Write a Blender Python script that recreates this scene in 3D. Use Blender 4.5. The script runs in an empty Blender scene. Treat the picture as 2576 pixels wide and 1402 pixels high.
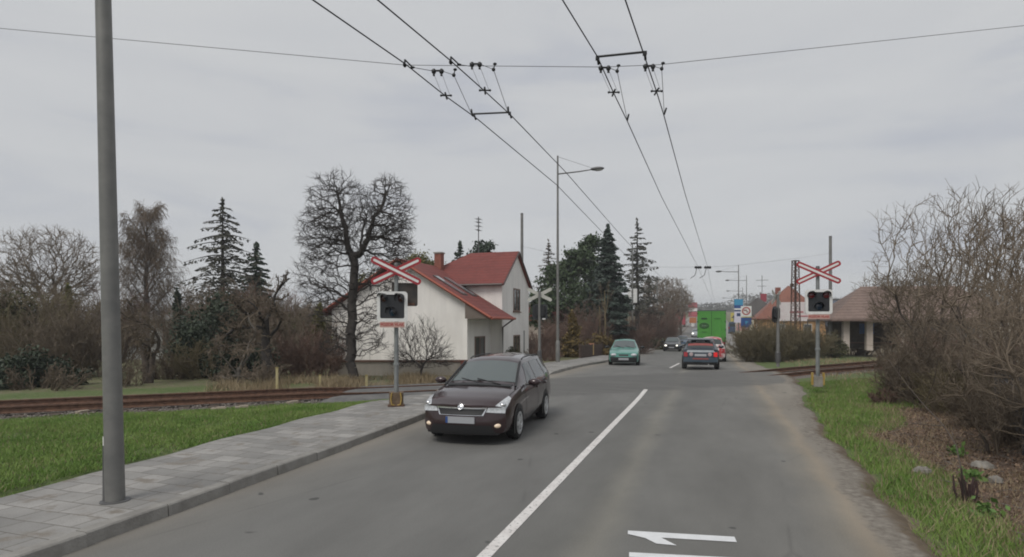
import bpy, math, random
import numpy as np
from mathutils import Vector, Matrix
R = math.radians
SC = bpy.context.scene
COL = SC.collection

# ------------------------------------------------------------------ camera
EYE = 2.1; F = 1500.0; CX = 1288.0; HY = 815.0          # eye height, focal length and horizon in a 2576 px wide view
cd = bpy.data.cameras.new("camera"); cam = bpy.data.objects.new("camera", cd); COL.objects.link(cam)
cam.location = (0, 0, EYE); cam.rotation_euler = (R(90), 0, 0)
cd.sensor_width = 36; cd.lens = 36 * F / 2576; cd.shift_y = 114 / 2576.0
cd.clip_start = 0.1; cd.clip_end = 5000
SC.camera = cam
# ------------------------------------------------------------------ sky, sun, exposure
SUN_EL, SUN_AZ = 52, 215
wd = bpy.data.worlds.new("World"); SC.world = wd; wd.use_nodes = True
nt = wd.node_tree; nt.nodes.clear()
def WN(t, **k):
    n = nt.nodes.new(t)
    for a, b in k.items(): setattr(n, a, b)
    return n
sky = WN('ShaderNodeTexSky', sky_type='NISHITA', sun_disc=False)
sky.sun_elevation = R(SUN_EL); sky.sun_rotation = R(SUN_AZ)
bg1 = WN('ShaderNodeBackground'); bg1.inputs[1].default_value = 0.08; nt.links.new(sky.outputs[0], bg1.inputs[0])
tc = WN('ShaderNodeTexCoord'); mp = WN('ShaderNodeMapping'); mp.inputs['Scale'].default_value = (1.0, 1.0, 5.5)
nt.links.new(tc.outputs['Generated'], mp.inputs[0])
nz = WN('ShaderNodeTexNoise'); nz.inputs['Scale'].default_value = 2.1; nz.inputs['Detail'].default_value = 5; nz.inputs['Roughness'].default_value = .5
nz.inputs['Distortion'].default_value = .6
nt.links.new(mp.outputs[0], nz.inputs[0])
cr = WN('ShaderNodeValToRGB'); e = cr.color_ramp.elements
e[0].position = .30; e[0].color = (.525, .546, .595, 1); e[1].position = .66; e[1].color = (.65, .66, .67, 1)
m = cr.color_ramp.elements.new(.47); m.color = (.615, .627, .645, 1)
nt.links.new(nz.outputs[0], cr.inputs[0])
bg2 = WN('ShaderNodeBackground'); bg2.inputs[1].default_value = .82; nt.links.new(cr.outputs[0], bg2.inputs[0])
mx = WN('ShaderNodeMixShader'); mx.inputs[0].default_value = .95
nt.links.new(bg1.outputs[0], mx.inputs[1]); nt.links.new(bg2.outputs[0], mx.inputs[2])
wo = WN('ShaderNodeOutputWorld'); nt.links.new(mx.outputs[0], wo.inputs[0])
sl = bpy.data.lights.new("sun", 'SUN'); sl.energy = 1.5; sl.angle = R(25); sl.color = (1, .96, .9)
so = bpy.data.objects.new("sun", sl); COL.objects.link(so)
so.rotation_euler = (R(90 - SUN_EL), 0, R(180 - SUN_AZ) + R(180)); so.location = (0, 0, 30)
az = R(SUN_AZ); sd = Vector((math.sin(az) * math.cos(R(SUN_EL)), math.cos(az) * math.cos(R(SUN_EL)), math.sin(R(SUN_EL))))
so.rotation_euler = sd.to_track_quat('Z', 'Y').to_euler()
SC.view_settings.view_transform = 'Standard'; SC.view_settings.look = 'None'
SC.view_settings.exposure = 0.20; SC.view_settings.gamma = 1.0
SC.render.engine = 'CYCLES'; SC.cycles.max_bounces = 6; SC.cycles.filter_width = 1.9

# ------------------------------------------------------------------ coordinate helpers
DV = (0.3175, 0.9483)          # along the road
NV = (0.9483, -0.3175)         # to its right
OX = -2.05
ROT = math.atan2(NV[1], NV[0]) # local x = across the road, local y = along it
def W(u, v, z=0.0): return (OX + DV[0]*u + NV[0]*v, DV[1]*u + NV[1]*v, z)
def UV(x, y): return ((x-OX)*DV[0] + y*DV[1], (x-OX)*NV[0] + y*NV[1])
def P(px, py, Y): return ((px-CX)/F*Y, Y, EYE - (py-HY)/F*Y)
def sm(a, lo, hi):
    t = min(1.0, max(0.0, (a-lo)/(hi-lo))); return t*t*(3-2*t)
ZK = [(-60, 0), (27, 0), (40, -.26), (68, -.72), (95, -.6), (140, .7), (220, 4.0), (420, 11.0), (900, 17.0), (3000, 19)]
def zr(u):
    if u <= ZK[0][0]: return ZK[0][1]
    for (a, za), (b, zb) in zip(ZK, ZK[1:]):
        if u <= b: return za + (zb-za)*((u-a)/(b-a) if b > 60 else sm(u, a, b))
    return ZK[-1][1]
TRK = [(-60, -6.0), (-30, 6.9), (-12, 14.75), (-4.8, 17.9), (3, 21.2), (10.5, 24.3), (17, 27.3), (30, 33.8), (60, 50)]
def trk_y(x): return float(np.interp(x, [a for a, b in TRK], [b for a, b in TRK]))
def trk_d(x, y): return (y - trk_y(x))*.915           # signed distance across the track
def trk_z(x): return .12*sm(x, 9, 13) + .22*sm(x, 11, 22)
def hump(x, y): return .085*math.exp(-(trk_d(x, y)/3.4)**4)
def G(x, y):
    u, v = UV(x, y)
    z = zr(u)
    z += .30*sm(v, 4.6, 8.5)*sm(u, 10, 17)*(1-sm(u, 45, 65))
    z -= .40*sm(-v, 8, 13)*sm(u, 23, 30)*(1-sm(u, 60, 90))
    z += .05*sm(-v, 6, 7)
    d = abs(trk_d(x, y))
    if d < 3.5 and abs(x) < 60:
        k = 1-sm(d, 1.3, 3.5); z = z*(1-k) + (trk_z(x)-.07)*k
    if -6.4 < v < 5.6: z = min(z, zr(u)-.06*(1-sm(v, 3.9, 4.3)) if v < 4.9 else z)
    return z

# ------------------------------------------------------------------ materials
MATS = {}
def mat(name, col, rough=.7, col2=None, scale=6., metal=0., coat=0., bump=0., bscale=None, detail=4, spec=None, ior=None, emit=None):
    if name in MATS: return MATS[name]
    m = bpy.data.materials.new(name); m.use_nodes = True; t = m.node_tree; b = t.nodes['Principled BSDF']
    b.inputs['Roughness'].default_value = rough; b.inputs['Metallic'].default_value = metal
    b.inputs['Base Color'].default_value = (*col, 1)
    if coat: b.inputs['Coat Weight'].default_value = coat; b.inputs['Coat Roughness'].default_value = .04
    if spec is not None: b.inputs['Specular IOR Level'].default_value = spec
    if ior: b.inputs['IOR'].default_value = ior
    if emit: b.inputs['Emission Color'].default_value = (*emit[0], 1); b.inputs['Emission Strength'].default_value = emit[1]
    c = t.nodes.new('ShaderNodeTexCoord')
    if col2 is not None:
        n = t.nodes.new('ShaderNodeTexNoise'); n.inputs['Scale'].default_value = scale; n.inputs['Detail'].default_value = detail
        n.inputs['Roughness'].default_value = .6
        t.links.new(c.outputs['Object'], n.inputs[0])
        r = t.nodes.new('ShaderNodeValToRGB'); r.color_ramp.elements[0].position = .34; r.color_ramp.elements[1].position = .66
        r.color_ramp.elements[0].color = (*col, 1); r.color_ramp.elements[1].color = (*col2, 1)
        t.links.new(n.outputs[0], r.inputs[0]); t.links.new(r.outputs[0], b.inputs['Base Color'])
    if bump:
        n = t.nodes.new('ShaderNodeTexNoise'); n.inputs['Scale'].default_value = bscale or scale*4; n.inputs['Detail'].default_value = 3
        t.links.new(c.outputs['Object'], n.inputs[0])
        bp = t.nodes.new('ShaderNodeBump'); bp.inputs['Strength'].default_value = bump; bp.inputs['Distance'].default_value = .02
        t.links.new(n.outputs[0], bp.inputs['Height']); t.links.new(bp.outputs[0], b.inputs['Normal'])
    MATS[name] = m
    return m
class NT:
    "small helper for longer node trees"
    def __init__(s, name, rough=.9):
        s.m = bpy.data.materials.new(name); s.m.use_nodes = True; s.t = s.m.node_tree; s.b = s.t.nodes['Principled BSDF']
        s.b.inputs['Roughness'].default_value = rough
        s.c = s.t.nodes.new('ShaderNodeTexCoord'); s.o = s.c.outputs['Object']
    def n(s, t, **k):
        q = s.t.nodes.new(t)
        for a, b in k.items(): setattr(q, a, b)
        return q
    def l(s, a, b): s.t.links.new(a, b)
    def noise(s, scale, detail=4, vec=None, rough=.6, stretch=None):
        q = s.n('ShaderNodeTexNoise'); q.inputs['Scale'].default_value = scale; q.inputs['Detail'].default_value = detail; q.inputs['Roughness'].default_value = rough
        v = vec or s.o
        if stretch:
            mp = s.n('ShaderNodeMapping'); mp.inputs['Scale'].default_value = stretch; s.l(v, mp.inputs[0]); v = mp.outputs[0]
        s.l(v, q.inputs[0]); return q.outputs[0]
    def ramp(s, fac, stops):
        q = s.n('ShaderNodeValToRGB'); el = q.color_ramp.elements
        while len(el) < len(stops): el.new(.5)
        for e, (p, c) in zip(el, stops):
            e.position = p; e.color = (*c, 1) if isinstance(c, tuple) else (c, c, c, 1)
        s.l(fac, q.inputs[0]); return q.outputs[0]
    def mix(s, fac, a, b, mode='MIX'):
        q = s.n('ShaderNodeMix', data_type='RGBA', blend_type=mode)
        if isinstance(fac, (int, float)): q.inputs[0].default_value = fac
        else: s.l(fac, q.inputs[0])
        for i, x in ((6, a), (7, b)):
            if isinstance(x, tuple): q.inputs[i].default_value = (*x, 1)
            else: s.l(x, q.inputs[i])
        return q.outputs[2]
    def math(s, op, a, b=None):
        q = s.n('ShaderNodeMath', operation=op)
        for i, x in enumerate((a, b)):
            if x is None: continue
            if isinstance(x, (int, float)): q.inputs[i].default_value = x
            else: s.l(x, q.inputs[i])
        return q.outputs[0]
    def bump(s, h, st, dist=.01):
        q = s.n('ShaderNodeBump'); q.inputs['Strength'].default_value = st; q.inputs['Distance'].default_value = dist
        s.l(h, q.inputs['Height']); s.l(q.outputs[0], s.b.inputs['Normal'])
    def col(s, x): s.l(x, s.b.inputs['Base Color'])

# ------------------------------------------------------------------ mesh helpers
class MB:
    def __init__(s): s.v = []; s.f = []
    def add(s, vs, fs):
        o = len(s.v); s.v.extend([tuple(p) for p in vs]); s.f.extend([tuple(i+o for i in f) for f in fs]); return s
    def box(s, c, d, rz=0, M=None):
        x, y, z = d[0]/2, d[1]/2, d[2]/2
        vs = [(a*x, b*y, k*z) for a in (-1, 1) for b in (-1, 1) for k in (-1, 1)]
        if M is not None: vs = [tuple(M @ Vector(p)) for p in vs]
        if rz: cs, sn = math.cos(rz), math.sin(rz); vs = [(p[0]*cs-p[1]*sn, p[0]*sn+p[1]*cs, p[2]) for p in vs]
        vs = [(p[0]+c[0], p[1]+c[1], p[2]+c[2]) for p in vs]
        return s.add(vs, [(0, 1, 3, 2), (4, 6, 7, 5), (0, 4, 5, 1), (2, 3, 7, 6), (0, 2, 6, 4), (1, 5, 7, 3)])
    def tube(s, pts, rad, n=8, cap=True):
        pts = [Vector(p) for p in pts]
        if not isinstance(rad, (list, tuple)): rad = [rad]*len(pts)
        o = len(s.v); ref = None
        for i, p in enumerate(pts):
            d = (pts[min(i+1, len(pts)-1)]-pts[max(i-1, 0)]).normalized()
            if ref is None: ref = Vector((0, 0, 1)) if abs(d.z) < .9 else Vector((1, 0, 0))
            a = d.cross(ref).normalized(); b = d.cross(a).normalized()
            for k in range(n):
                t = 2*math.pi*k/n; q = p + (a*math.cos(t)+b*math.sin(t))*rad[i]; s.v.append(tuple(q))
        for i in range(len(pts)-1):
            for k in range(n):
                k2 = (k+1) % n; s.f.append((o+i*n+k, o+i*n+k2, o+(i+1)*n+k2, o+(i+1)*n+k))
        if cap:
            s.f.append(tuple(o+k for k in range(n))[::-1]); e = o+(len(pts)-1)*n; s.f.append(tuple(e+k for k in range(n)))
        return s
    def ell(s, c, r, n=14, m=8, M=None):
        o = len(s.v); vs = []
        for j in range(m+1):
            th = math.pi*j/m
            for k in range(n):
                ph = 2*math.pi*k/n; p = Vector((r[0]*math.sin(th)*math.cos(ph), r[1]*math.sin(th)*math.sin(ph), r[2]*math.cos(th)))
                if M is not None: p = M @ p
                vs.append((p.x+c[0], p.y+c[1], p.z+c[2]))
        fs = [(j*n+k, (j+1)*n+k, (j+1)*n+(k+1) % n, j*n+(k+1) % n) for j in range(m) for k in range(n)]
        return s.add(vs, fs)
    def slab(s, poly, off):
        "closed slab: polygon plus the same polygon shifted by off"
        n = len(poly); a = [tuple(p) for p in poly]; b = [(p[0]+off[0], p[1]+off[1], p[2]+off[2]) for p in poly]
        return s.add(a+b, [tuple(range(n)), tuple(range(2*n-1, n-1, -1))] + [(i, i+n, (i+1) % n+n, (i+1) % n) for i in range(n)])
    def lathe(s, prof, n=20, axis='z'):
        "prof: (r, h) list"
        o = len(s.v); vs = []
        for r, h in prof:
            for k in range(n):
                t = 2*math.pi*k/n; a, b = r*math.cos(t), r*math.sin(t)
                vs.append((a, b, h) if axis == 'z' else (a, h, b))
        fs = [(j*n+k, j*n+(k+1) % n, (j+1)*n+(k+1) % n, (j+1)*n+k) for j in range(len(prof)-1) for k in range(n)]
        return s.add(vs, fs)
    def build(s, name, m, parent=None, smooth=None, loc=None, rz=None):
        me = bpy.data.meshes.new(name); me.from_pydata(s.v, [], s.f)
        if m: me.materials.append(m)
        if smooth:
            me.polygons.foreach_set('use_smooth', [True]*len(me.polygons)); me.set_sharp_from_angle(angle=R(smooth))
        o = bpy.data.objects.new(name, me); COL.objects.link(o)
        if parent: o.parent = parent
        if loc is not None: o.location = loc
        if rz is not None: o.rotation_euler.z = rz
        return o
def npmesh(name, v, f, m, parent=None, smooth=False):
    "fast mesh from arrays; f is (n,3) or (n,4)"
    v = np.asarray(v, dtype=np.float32); f = np.asarray(f, dtype=np.int32); k = f.shape[1]
    me = bpy.data.meshes.new(name); me.vertices.add(len(v)); me.vertices.foreach_set('co', v.ravel())
    me.loops.add(f.size); me.loops.foreach_set('vertex_index', f.ravel())
    me.polygons.add(len(f)); me.polygons.foreach_set('loop_start', np.arange(0, f.size, k, dtype=np.int32))
    me.update(calc_edges=True)
    if smooth: me.polygons.foreach_set('use_smooth', [True]*len(f))
    if m: me.materials.append(m)
    o = bpy.data.objects.new(name, me); COL.objects.link(o)
    if parent: o.parent = parent
    return o
def tag(o, label=None, cat=None, group=None, kind=None):
    for k, x in (('label', label), ('category', cat), ('group', group), ('kind', kind)):
        if x: o[k] = x
    return o
def thing(name, label, cat, loc, rz=0, group=None):
    o = bpy.data.objects.new(name, None); COL.objects.link(o); o.location = loc; o.rotation_euler.z = rz; o.empty_display_size = .2
    return tag(o, label, cat, group)
def struct(o): o['kind'] = 'structure'; return o
def dup(root, loc, rz=0, label=None, scale=None, group=None):
    r = root.copy(); COL.objects.link(r); r.location = loc; r.rotation_euler.z = rz
    if scale: r.scale = scale if isinstance(scale, tuple) else (scale,)*3
    if label: r['label'] = label
    if group: r['group'] = group
    for ch in list(root.children):
        c = ch.copy(); COL.objects.link(c); c.parent = r
        for g in list(ch.children):
            d = g.copy(); COL.objects.link(d); d.parent = c
    return r
def text_mesh(name, body, size, m, parent, loc, rot, ext=.004, bold=0.0):
    cu = bpy.data.curves.new(name, 'FONT'); cu.body = body; cu.size = size; cu.align_x = 'CENTER'; cu.align_y = 'CENTER'; cu.extrude = ext; cu.offset = bold
    t = bpy.data.objects.new(name, cu); COL.objects.link(t)
    bpy.context.view_layer.update()
    me = bpy.data.meshes.new_from_object(t.evaluated_get(bpy.context.evaluated_depsgraph_get()))
    bpy.data.objects.remove(t); me.materials.clear(); me.materials.append(m)
    o = bpy.data.objects.new(name, me); COL.objects.link(o); o.parent = parent; o.location = loc; o.rotation_euler = rot
    return o

# ------------------------------------------------------------------ ground
def lines(lo, hi, dense_lo, dense_hi, st, grow=1.25):
    a = list(np.arange(dense_lo, dense_hi+1e-6, st)); s = st; x = a[-1]
    while x < hi: s *= grow; x += s; a.append(min(x, hi))
    s = st; x = a[0]; b = []
    while x > lo: s *= grow; x -= s; b.append(max(x, lo))
    return np.array(b[::-1]+a)
gx = lines(-800, 1000, -20, 19, .3); gy = lines(-60, 800, 3.5, 36, .3)
nx, ny = len(gx), len(gy)
gv = np.zeros((nx*ny, 3)); gc = np.zeros((nx*ny, 4)); gc[:, 3] = 1
rg = random.Random(3)
def litter_w(u, v, x, y):     # leaf litter under the shrubs on the right
    edge = 4.85 + .10*math.sin(u*1.3) + .10*math.sin(u*3.1+1) + .9*sm(u, 13.0, 15.5)
    return sm(v, edge-.12, edge+.22)*(1-sm(u, 16.2, 18.2))*sm(u, -5, 0)
k = 0
for j in range(ny):
    for i in range(nx):
        x, y = gx[i], gy[j]; u, v = UV(x, y); gv[k] = (x, y, G(x, y))
        d = trk_d(x, y)
        lit = litter_w(u, v, x, y)
        gra = (1-sm(abs(d), 1.25, 1.75)) if abs(x) < 60 else 0
        dry = 0.0
        if d > 1.2 and v < -4: dry = .75*sm(d, 1.2, 1.8)*(1-sm(d, 2.0, 3.2)*(1-.7*sm(x, -9, -6))); dry = max(dry, .52*sm(d, 2.4, 4.2))
        if v > 4.6 and u > 15 and abs(d) > 1.4: dry = .3 + .5*sm(v, 9, 14)
        if -7.3 < v < -5.9 and u < 17: dry = max(dry, .9*(1-sm(-v, 6.12, 6.4)))
        if 3.5 < v < 5.0 and u < 15: dry = max(dry, 1-sm(v, 3.95, 4.15))
        if u > 60: dry = max(dry, .5*sm(u, 60, 120))
        gc[k, :3] = (lit, gra, dry); k += 1
ii = np.arange(nx*ny).reshape(ny, nx)
gf = np.stack([ii[:-1, :-1].ravel(), ii[:-1, 1:].ravel(), ii[1:, 1:].ravel(), ii[1:, :-1].ravel()], 1)
gm = NT("ground_grass_and_soil", .95)
at = gm.n('ShaderNodeVertexColor', layer_name='zone'); sp = gm.n('ShaderNodeSeparateColor'); gm.l(at.outputs[0], sp.inputs[0])
n1 = gm.noise(1.1, 5); n2 = gm.noise(14, 5); n3 = gm.noise(60, 3)
grass = gm.mix(gm.ramp(n1, [(.35, 0.), (.65, 1.)]), (.085, .125, .034), (.135, .16, .06))
grass = gm.mix(gm.ramp(n2, [(.4, 0.), (.7, 1.)]), grass, (.06, .10, .022))
dryc = gm.mix(gm.ramp(n2, [(.35, 0.), (.65, 1.)]), (.13, .10, .065), (.20, .17, .11))
litc = gm.ramp(n3, [(.3, (.06, .042, .03)), (.5, (.13, .085, .06)), (.7, (.21, .155, .115))])
grav = gm.ramp(gm.noise(45, 2), [(.3, (.07, .055, .05)), (.5, (.14, .12, .105)), (.7, (.24, .21, .19))])
nzz = gm.math('MULTIPLY', gm.math('SUBTRACT', gm.noise(5, 4), .5), .9)
def soft(o): return gm.ramp(gm.math('ADD', o, nzz), [(.35, 0.), (.65, 1.)])
c = gm.mix(soft(sp.outputs[2]), grass, dryc); c = gm.mix(soft(sp.outputs[0]), c, litc); c = gm.mix(soft(sp.outputs[1]), c, grav)
gm.col(c); gm.bump(gm.math('ADD', n2, n3), .6, .03)
go = npmesh("ground", gv, gf, gm.m, smooth=True); struct(go)
ca = go.data.color_attributes.new('zone', 'FLOAT_COLOR', 'POINT'); ca.data.foreach_set('color', gc.ravel())

# ------------------------------------------------------------------ road (local x across, local y along)
def kerb_v(u): return float(np.interp(u, [-30, 5, 9, 13, 18, 24, 36, 70, 200, 420], [-3.65, -3.65, -3.85, -4.1, -4.25, -4.3, -4.05, -3.8, -3.8, -3.8]))
def edge_v(u):
    b = float(np.interp(u, [-30, 5, 9, 14, 18, 22, 30, 45, 70, 420], [3.5, 3.5, 3.58, 3.72, 4.0, 4.5, 4.3, 4.2, 4.2, 4.2]))
    return b + (.06*math.sin(u*1.3)+.045*math.sin(u*3.1+1)+.02*math.sin(u*5.3) if u < 40 else 0)
def RZ(u, v): x, y, _ = W(u, v); return zr(u) + hump(x, y)
def strip(name, us, fl, fr, nv, dz, m, off=None):
    vs = []; fs = []
    for u in us:
        a, b = fl(u), fr(u)
        for i in range(nv+1):
            v = a+(b-a)*i/nv; vs.append((v, u, RZ(u, v)+dz))
    for j in range(len(us)-1):
        for i in range(nv):
            q = j*(nv+1)+i; fs.append((q, q+1, q+nv+2, q+nv+1))
    o = npmesh(name, vs, fs, m, smooth=True); o.location = (OX, 0, 0); o.rotation_euler.z = ROT
    return o
us_road = list(np.arange(-20, 60, .35)) + list(np.arange(60, 425, 4))
am = NT("worn_asphalt", .85)
sx = am.n('ShaderNodeSeparateXYZ'); am.l(am.o, sx.inputs[0])
wob = am.math('MULTIPLY', am.math('SUBTRACT', am.noise(.55, 3), .5), .55)
vx = am.math('ADD', sx.outputs[0], wob)
xx = am.math('DIVIDE', am.math('ADD', vx, 5.0), 10.0)
bands = am.ramp(xx, [(.10, (.225, .208, .185)), (.165, (.175, .172, .166)), (.24, (.152, .153, .152)), (.47, (.146, .147, .147)), (.555, (.140, .141, .138)), (.585, (.19, .186, .172)), (.615, (.142, .143, .141)),
                     (.785, (.158, .157, .153)), (.822, (.185, .175, .158)), (.843, (.255, .222, .182)), (.862, (.215, .198, .176)), (.96, (.24, .222, .195))])
mott = am.ramp(am.noise(1.1, 5, stretch=(1, .35, 1)), [(.3, .84), (.7, 1.16)])
spk = am.ramp(am.noise(55, 4, rough=.75), [(.3, .80), (.7, 1.2)])
c = am.mix(1.0, bands, mott, 'MULTIPLY'); c = am.mix(.75, c, spk, 'MULTIPLY')
# darker patched asphalt at the crossing
pv = am.math('MULTIPLY', am.math('SUBTRACT', sx.outputs[1], am.math('ADD', am.math('MULTIPLY', sx.outputs[0], .90), 22.3)), .74)
pv = am.math('ABSOLUTE', am.math('ADD', pv, am.math('MULTIPLY', am.math('SUBTRACT', am.noise(1.2, 4), .5), .7)))
patch = am.ramp(pv, [(.0, 1.), (.23, 1.), (.26, 0.)])
q = am.n('ShaderNodeMapRange'); am.l(pv, q.inputs[0]); q.inputs[1].default_value = 2.1; q.inputs[2].default_value = 2.5; q.inputs[3].default_value = 1; q.inputs[4].default_value = 0
streak = am.ramp(am.noise(1.6, 4, stretch=(.25, 1.6, 1)), [(.3, (.082, .083, .084)), (.7, (.135, .135, .133))])
c = am.mix(am.math('MULTIPLY', q.outputs[0], .8), c, streak)
# tar spots
sp2 = am.ramp(am.noise(2.6, 1), [(.0, 0.), (.745, 0.), (.77, 1.)]); c = am.mix(sp2, c, (.07, .07, .07))
# gritty crumbling edge: a vertex attribute holds the distance beyond the edge of the asphalt
SH_W = .46
def road_mesh():
    vs = []; fs = []; at_ = []; nv = 16
    for u in us_road:
        a, e_ = kerb_v(u)-.02, edge_v(u); w = SH_W if u < 50 else .0
        vv_ = [a+(e_-a)*i/nv for i in range(nv+1)]+[e_+w*f for f in (.25, .5, .75, 1.0, 1.3)]
        for v in vv_: vs.append((v, u, RZ(u, v)-.10*sm(v-e_, w*.55, w*1.3+.01))); at_.append((v-e_)*.5+.5)
    m = nv+6
    for j in range(len(us_road)-1):
        for i in range(m-1): q = j*m+i; fs.append((q, q+1, q+m+1, q+m))
    o = npmesh("road", vs, fs, am.m, smooth=True); o.location = (OX, 0, 0); o.rotation_euler.z = ROT
    ca = o.data.color_attributes.new('edge', 'FLOAT_COLOR', 'POINT'); at_ = np.clip(np.array(at_), 0, 1); ca.data.foreach_set('color', np.stack([at_, at_, at_, at_*0+1], 1).ravel())
    return struct(o)
us_road = list(np.arange(-20, 60, .3)) + list(np.arange(60, 425, 4))
ea = am.n('ShaderNodeVertexColor', layer_name='edge'); es = am.n('ShaderNodeSeparateColor'); am.l(ea.outputs[0], es.inputs[0])
ef = am.math('ADD', es.outputs[0], am.math('MULTIPLY', am.math('SUBTRACT', am.noise(4.5, 6), .5), .22))
grit = am.ramp(am.noise(11, 6), [(.3, (.115, .098, .082)), (.5, (.185, .168, .148)), (.7, (.26, .24, .215))])
soil = am.ramp(am.noise(9, 5), [(.35, (.085, .062, .042)), (.65, (.13, .10, .07))])
c = am.mix(am.ramp(ef, [(.47, 0.), (.52, 1.)]), c, grit); c = am.mix(am.ramp(ef, [(.60, 0.), (.66, 1.)]), c, soil)
cw = am.n('ShaderNodeTexVoronoi', feature='DISTANCE_TO_EDGE'); cw.inputs['Scale'].default_value = .42; cmap = am.n('ShaderNodeMapping'); cmap.inputs['Scale'].default_value = (1, .35, 1)
am.l(am.mix(.12, am.o, am.n('ShaderNodeTexNoise').outputs[1]), cmap.inputs[0]); am.l(cmap.outputs[0], cw.inputs[0])
crack = am.math('MULTIPLY', am.ramp(cw.outputs[0], [(.0, 1.), (.010, 0.)]), am.ramp(am.noise(.5, 2), [(.5, 0.), (.6, .3)])); c = am.mix(crack, c, (.055, .055, .055)); c = am.mix(1.0, c, (1.0, .982, .935), 'MULTIPLY')
am.col(c); am.bump(am.noise(220, 2), .25, .006)
vm = NT("gritty_shoulder", .95); vc = vm.ramp(vm.noise(7, 6), [(.3, (.115, .098, .082)), (.5, (.185, .168, .148)), (.7, (.25, .23, .205))])
vm.col(vm.mix(vm.ramp(vm.noise(2.4, 4), [(.45, 0.), (.6, 1.)]), vc, (.10, .08, .06))); vm.bump(vm.noise(60, 4), .8, .03)
road_mesh()

# centre line, as painted sheets
pm = NT("worn_white_road_paint", .7)
pm.col(pm.mix(pm.ramp(pm.noise(22, 7), [(.56, 0.), (.66, .85)]), pm.ramp(pm.noise(4, 3), [(.3, (.60, .57, .55)), (.7, (.74, .72, .70))]), (.2, .2, .19)))
def paint(name, u0, u1, v0, w):
    us = np.linspace(u0, u1, max(2, int((u1-u0)/.25)))
    return struct(strip(name, us, lambda u: v0(u)-w/2, lambda u: v0(u)+w/2, 1, .005, pm.m))
CV = lambda u: float(np.interp(u, [0, 19, 30, 37, 420], [0.0, .0, .02, .12, .1]))
paint("centre_line", -8, 19.6, CV, .125)
paint("centre_line", 30.6, 37.2, CV, .12)
for a in range(45, 200, 9): paint("centre_line", a, a+3.5, CV, .12)
# digit painted on the asphalt, and the bar below it
def gpt(px, py): Y = EYE*F/(py-HY); return ((px-CX)/F*Y, Y, .006)
mk = MB()
one = [(1579.4, 1336.4), (1847.5, 1352), (1853.7, 1365.4), (1663.5, 1354.2), (1702.5, 1373.9), (1651.1, 1369.2), (1623, 1355.2), (1579.4, 1344.9)]
mk.add([gpt(*p) for p in one], [(0, 1, 2, 3), (0, 3, 6, 7), (3, 4, 5, 6)])
wp = mat("fresh_white_road_paint", (.74, .75, .76), .6, (.66, .67, .68), 8)
struct(mk.build("road_marking_digit", wp))
mk = MB(); mk.add([gpt(1582.5, 1391), gpt(1860, 1405.5), gpt(1866, 1421), gpt(1582.5, 1403)], [(0, 1, 2, 3)])
struct(mk.build("road_marking_bar", wp))

# crossing apron: asphalt along the track left of the road
ap = MB(); vs = []; fs = []
xs = np.linspace(-5.6, .6, 26); n = 9
for x in xs:
    for i in range(n+1):
        d = -1.5+i/n*3.6; y = trk_y(x)+d/.915; vs.append((x, y, .062-.16*(sm(-d, .95, 1.5)+sm(d, 1.6, 2.1)+sm(-x, 4.9, 5.6))))
for j in range(len(xs)-1):
    for i in range(n):
        q = j*(n+1)+i; fs.append((q, q+n+1, q+n+2, q+1))
apm = mat("crossing_asphalt", (.10, .10, .10), .85, (.16, .158, .152), 2.5, bump=.2, bscale=90)
struct(npmesh("crossing_apron", vs, fs, apm))
vs = []; fs = []; xs = np.linspace(8.2, 10.9, 14)
for x in xs:
    for i in range(n+1):
        d = -2.0+i/n*4.0; y = trk_y(x)+d/.915; vs.append((x, y, max(G(x, y)+.025, trk_z(x)+.03)-.12*(sm(abs(d), 1.4, 2)+sm(x, 10.0, 10.9))))
for j in range(len(xs)-1):
    for i in range(n): q = j*(n+1)+i; fs.append((q, q+n+1, q+n+2, q+1))
struct(npmesh("crossing_apron", vs, fs, vm.m))

# pavement and kerb on the left: gap at the crossing
bm_ = NT("concrete_paving", .85)
br = bm_.n('ShaderNodeTexBrick'); br.inputs['Scale'].default_value = 1.0; br.inputs['Brick Width'].default_value = .42; br.inputs['Row Height'].default_value = .30
br.inputs['Mortar Size'].default_value = .008; br.inputs['Mortar Smooth'].default_value = .3; br.inputs['Bias'].default_value = 0
br.inputs['Color1'].default_value = (.215, .21, .20, 1); br.inputs['Color2'].default_value = (.31, .30, .285, 1); br.inputs['Mortar'].default_value = (.115, .105, .09, 1)
bm_.l(bm_.o, br.inputs[0])
c = bm_.mix(1, br.outputs[0], bm_.ramp(bm_.noise(1.3, 5), [(.3, .8), (.7, 1.18)]), 'MULTIPLY')
c = bm_.mix(bm_.ramp(bm_.noise(3.1, 5), [(.56, 0.), (.68, 1.)]), c, (.19, .17, .145)); bm_.col(bm_.mix(.6, c, bm_.ramp(bm_.noise(90, 2), [(.3, .8), (.7, 1.2)]), 'MULTIPLY'))
bm_.bump(br.outputs[1], -.5, .01)
km = mat("kerb_concrete", (.20, .19, .175), .85, (.29, .28, .26), 3.5, bump=.4, bscale=40)
def out_v(u): return float(np.interp(u, [-20, 6, 9, 15.5, 24, 40, 420], [-5.8, -5.8, -6.05, -6.4, -6.5, -6.2, -6.2]))+.05*math.sin(u*2.7)
def kh(u): return .125*(1-sm(u, 14.0, 15.6)) + .125*sm(u, 23.0, 25.0)*(u > 20)
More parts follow.
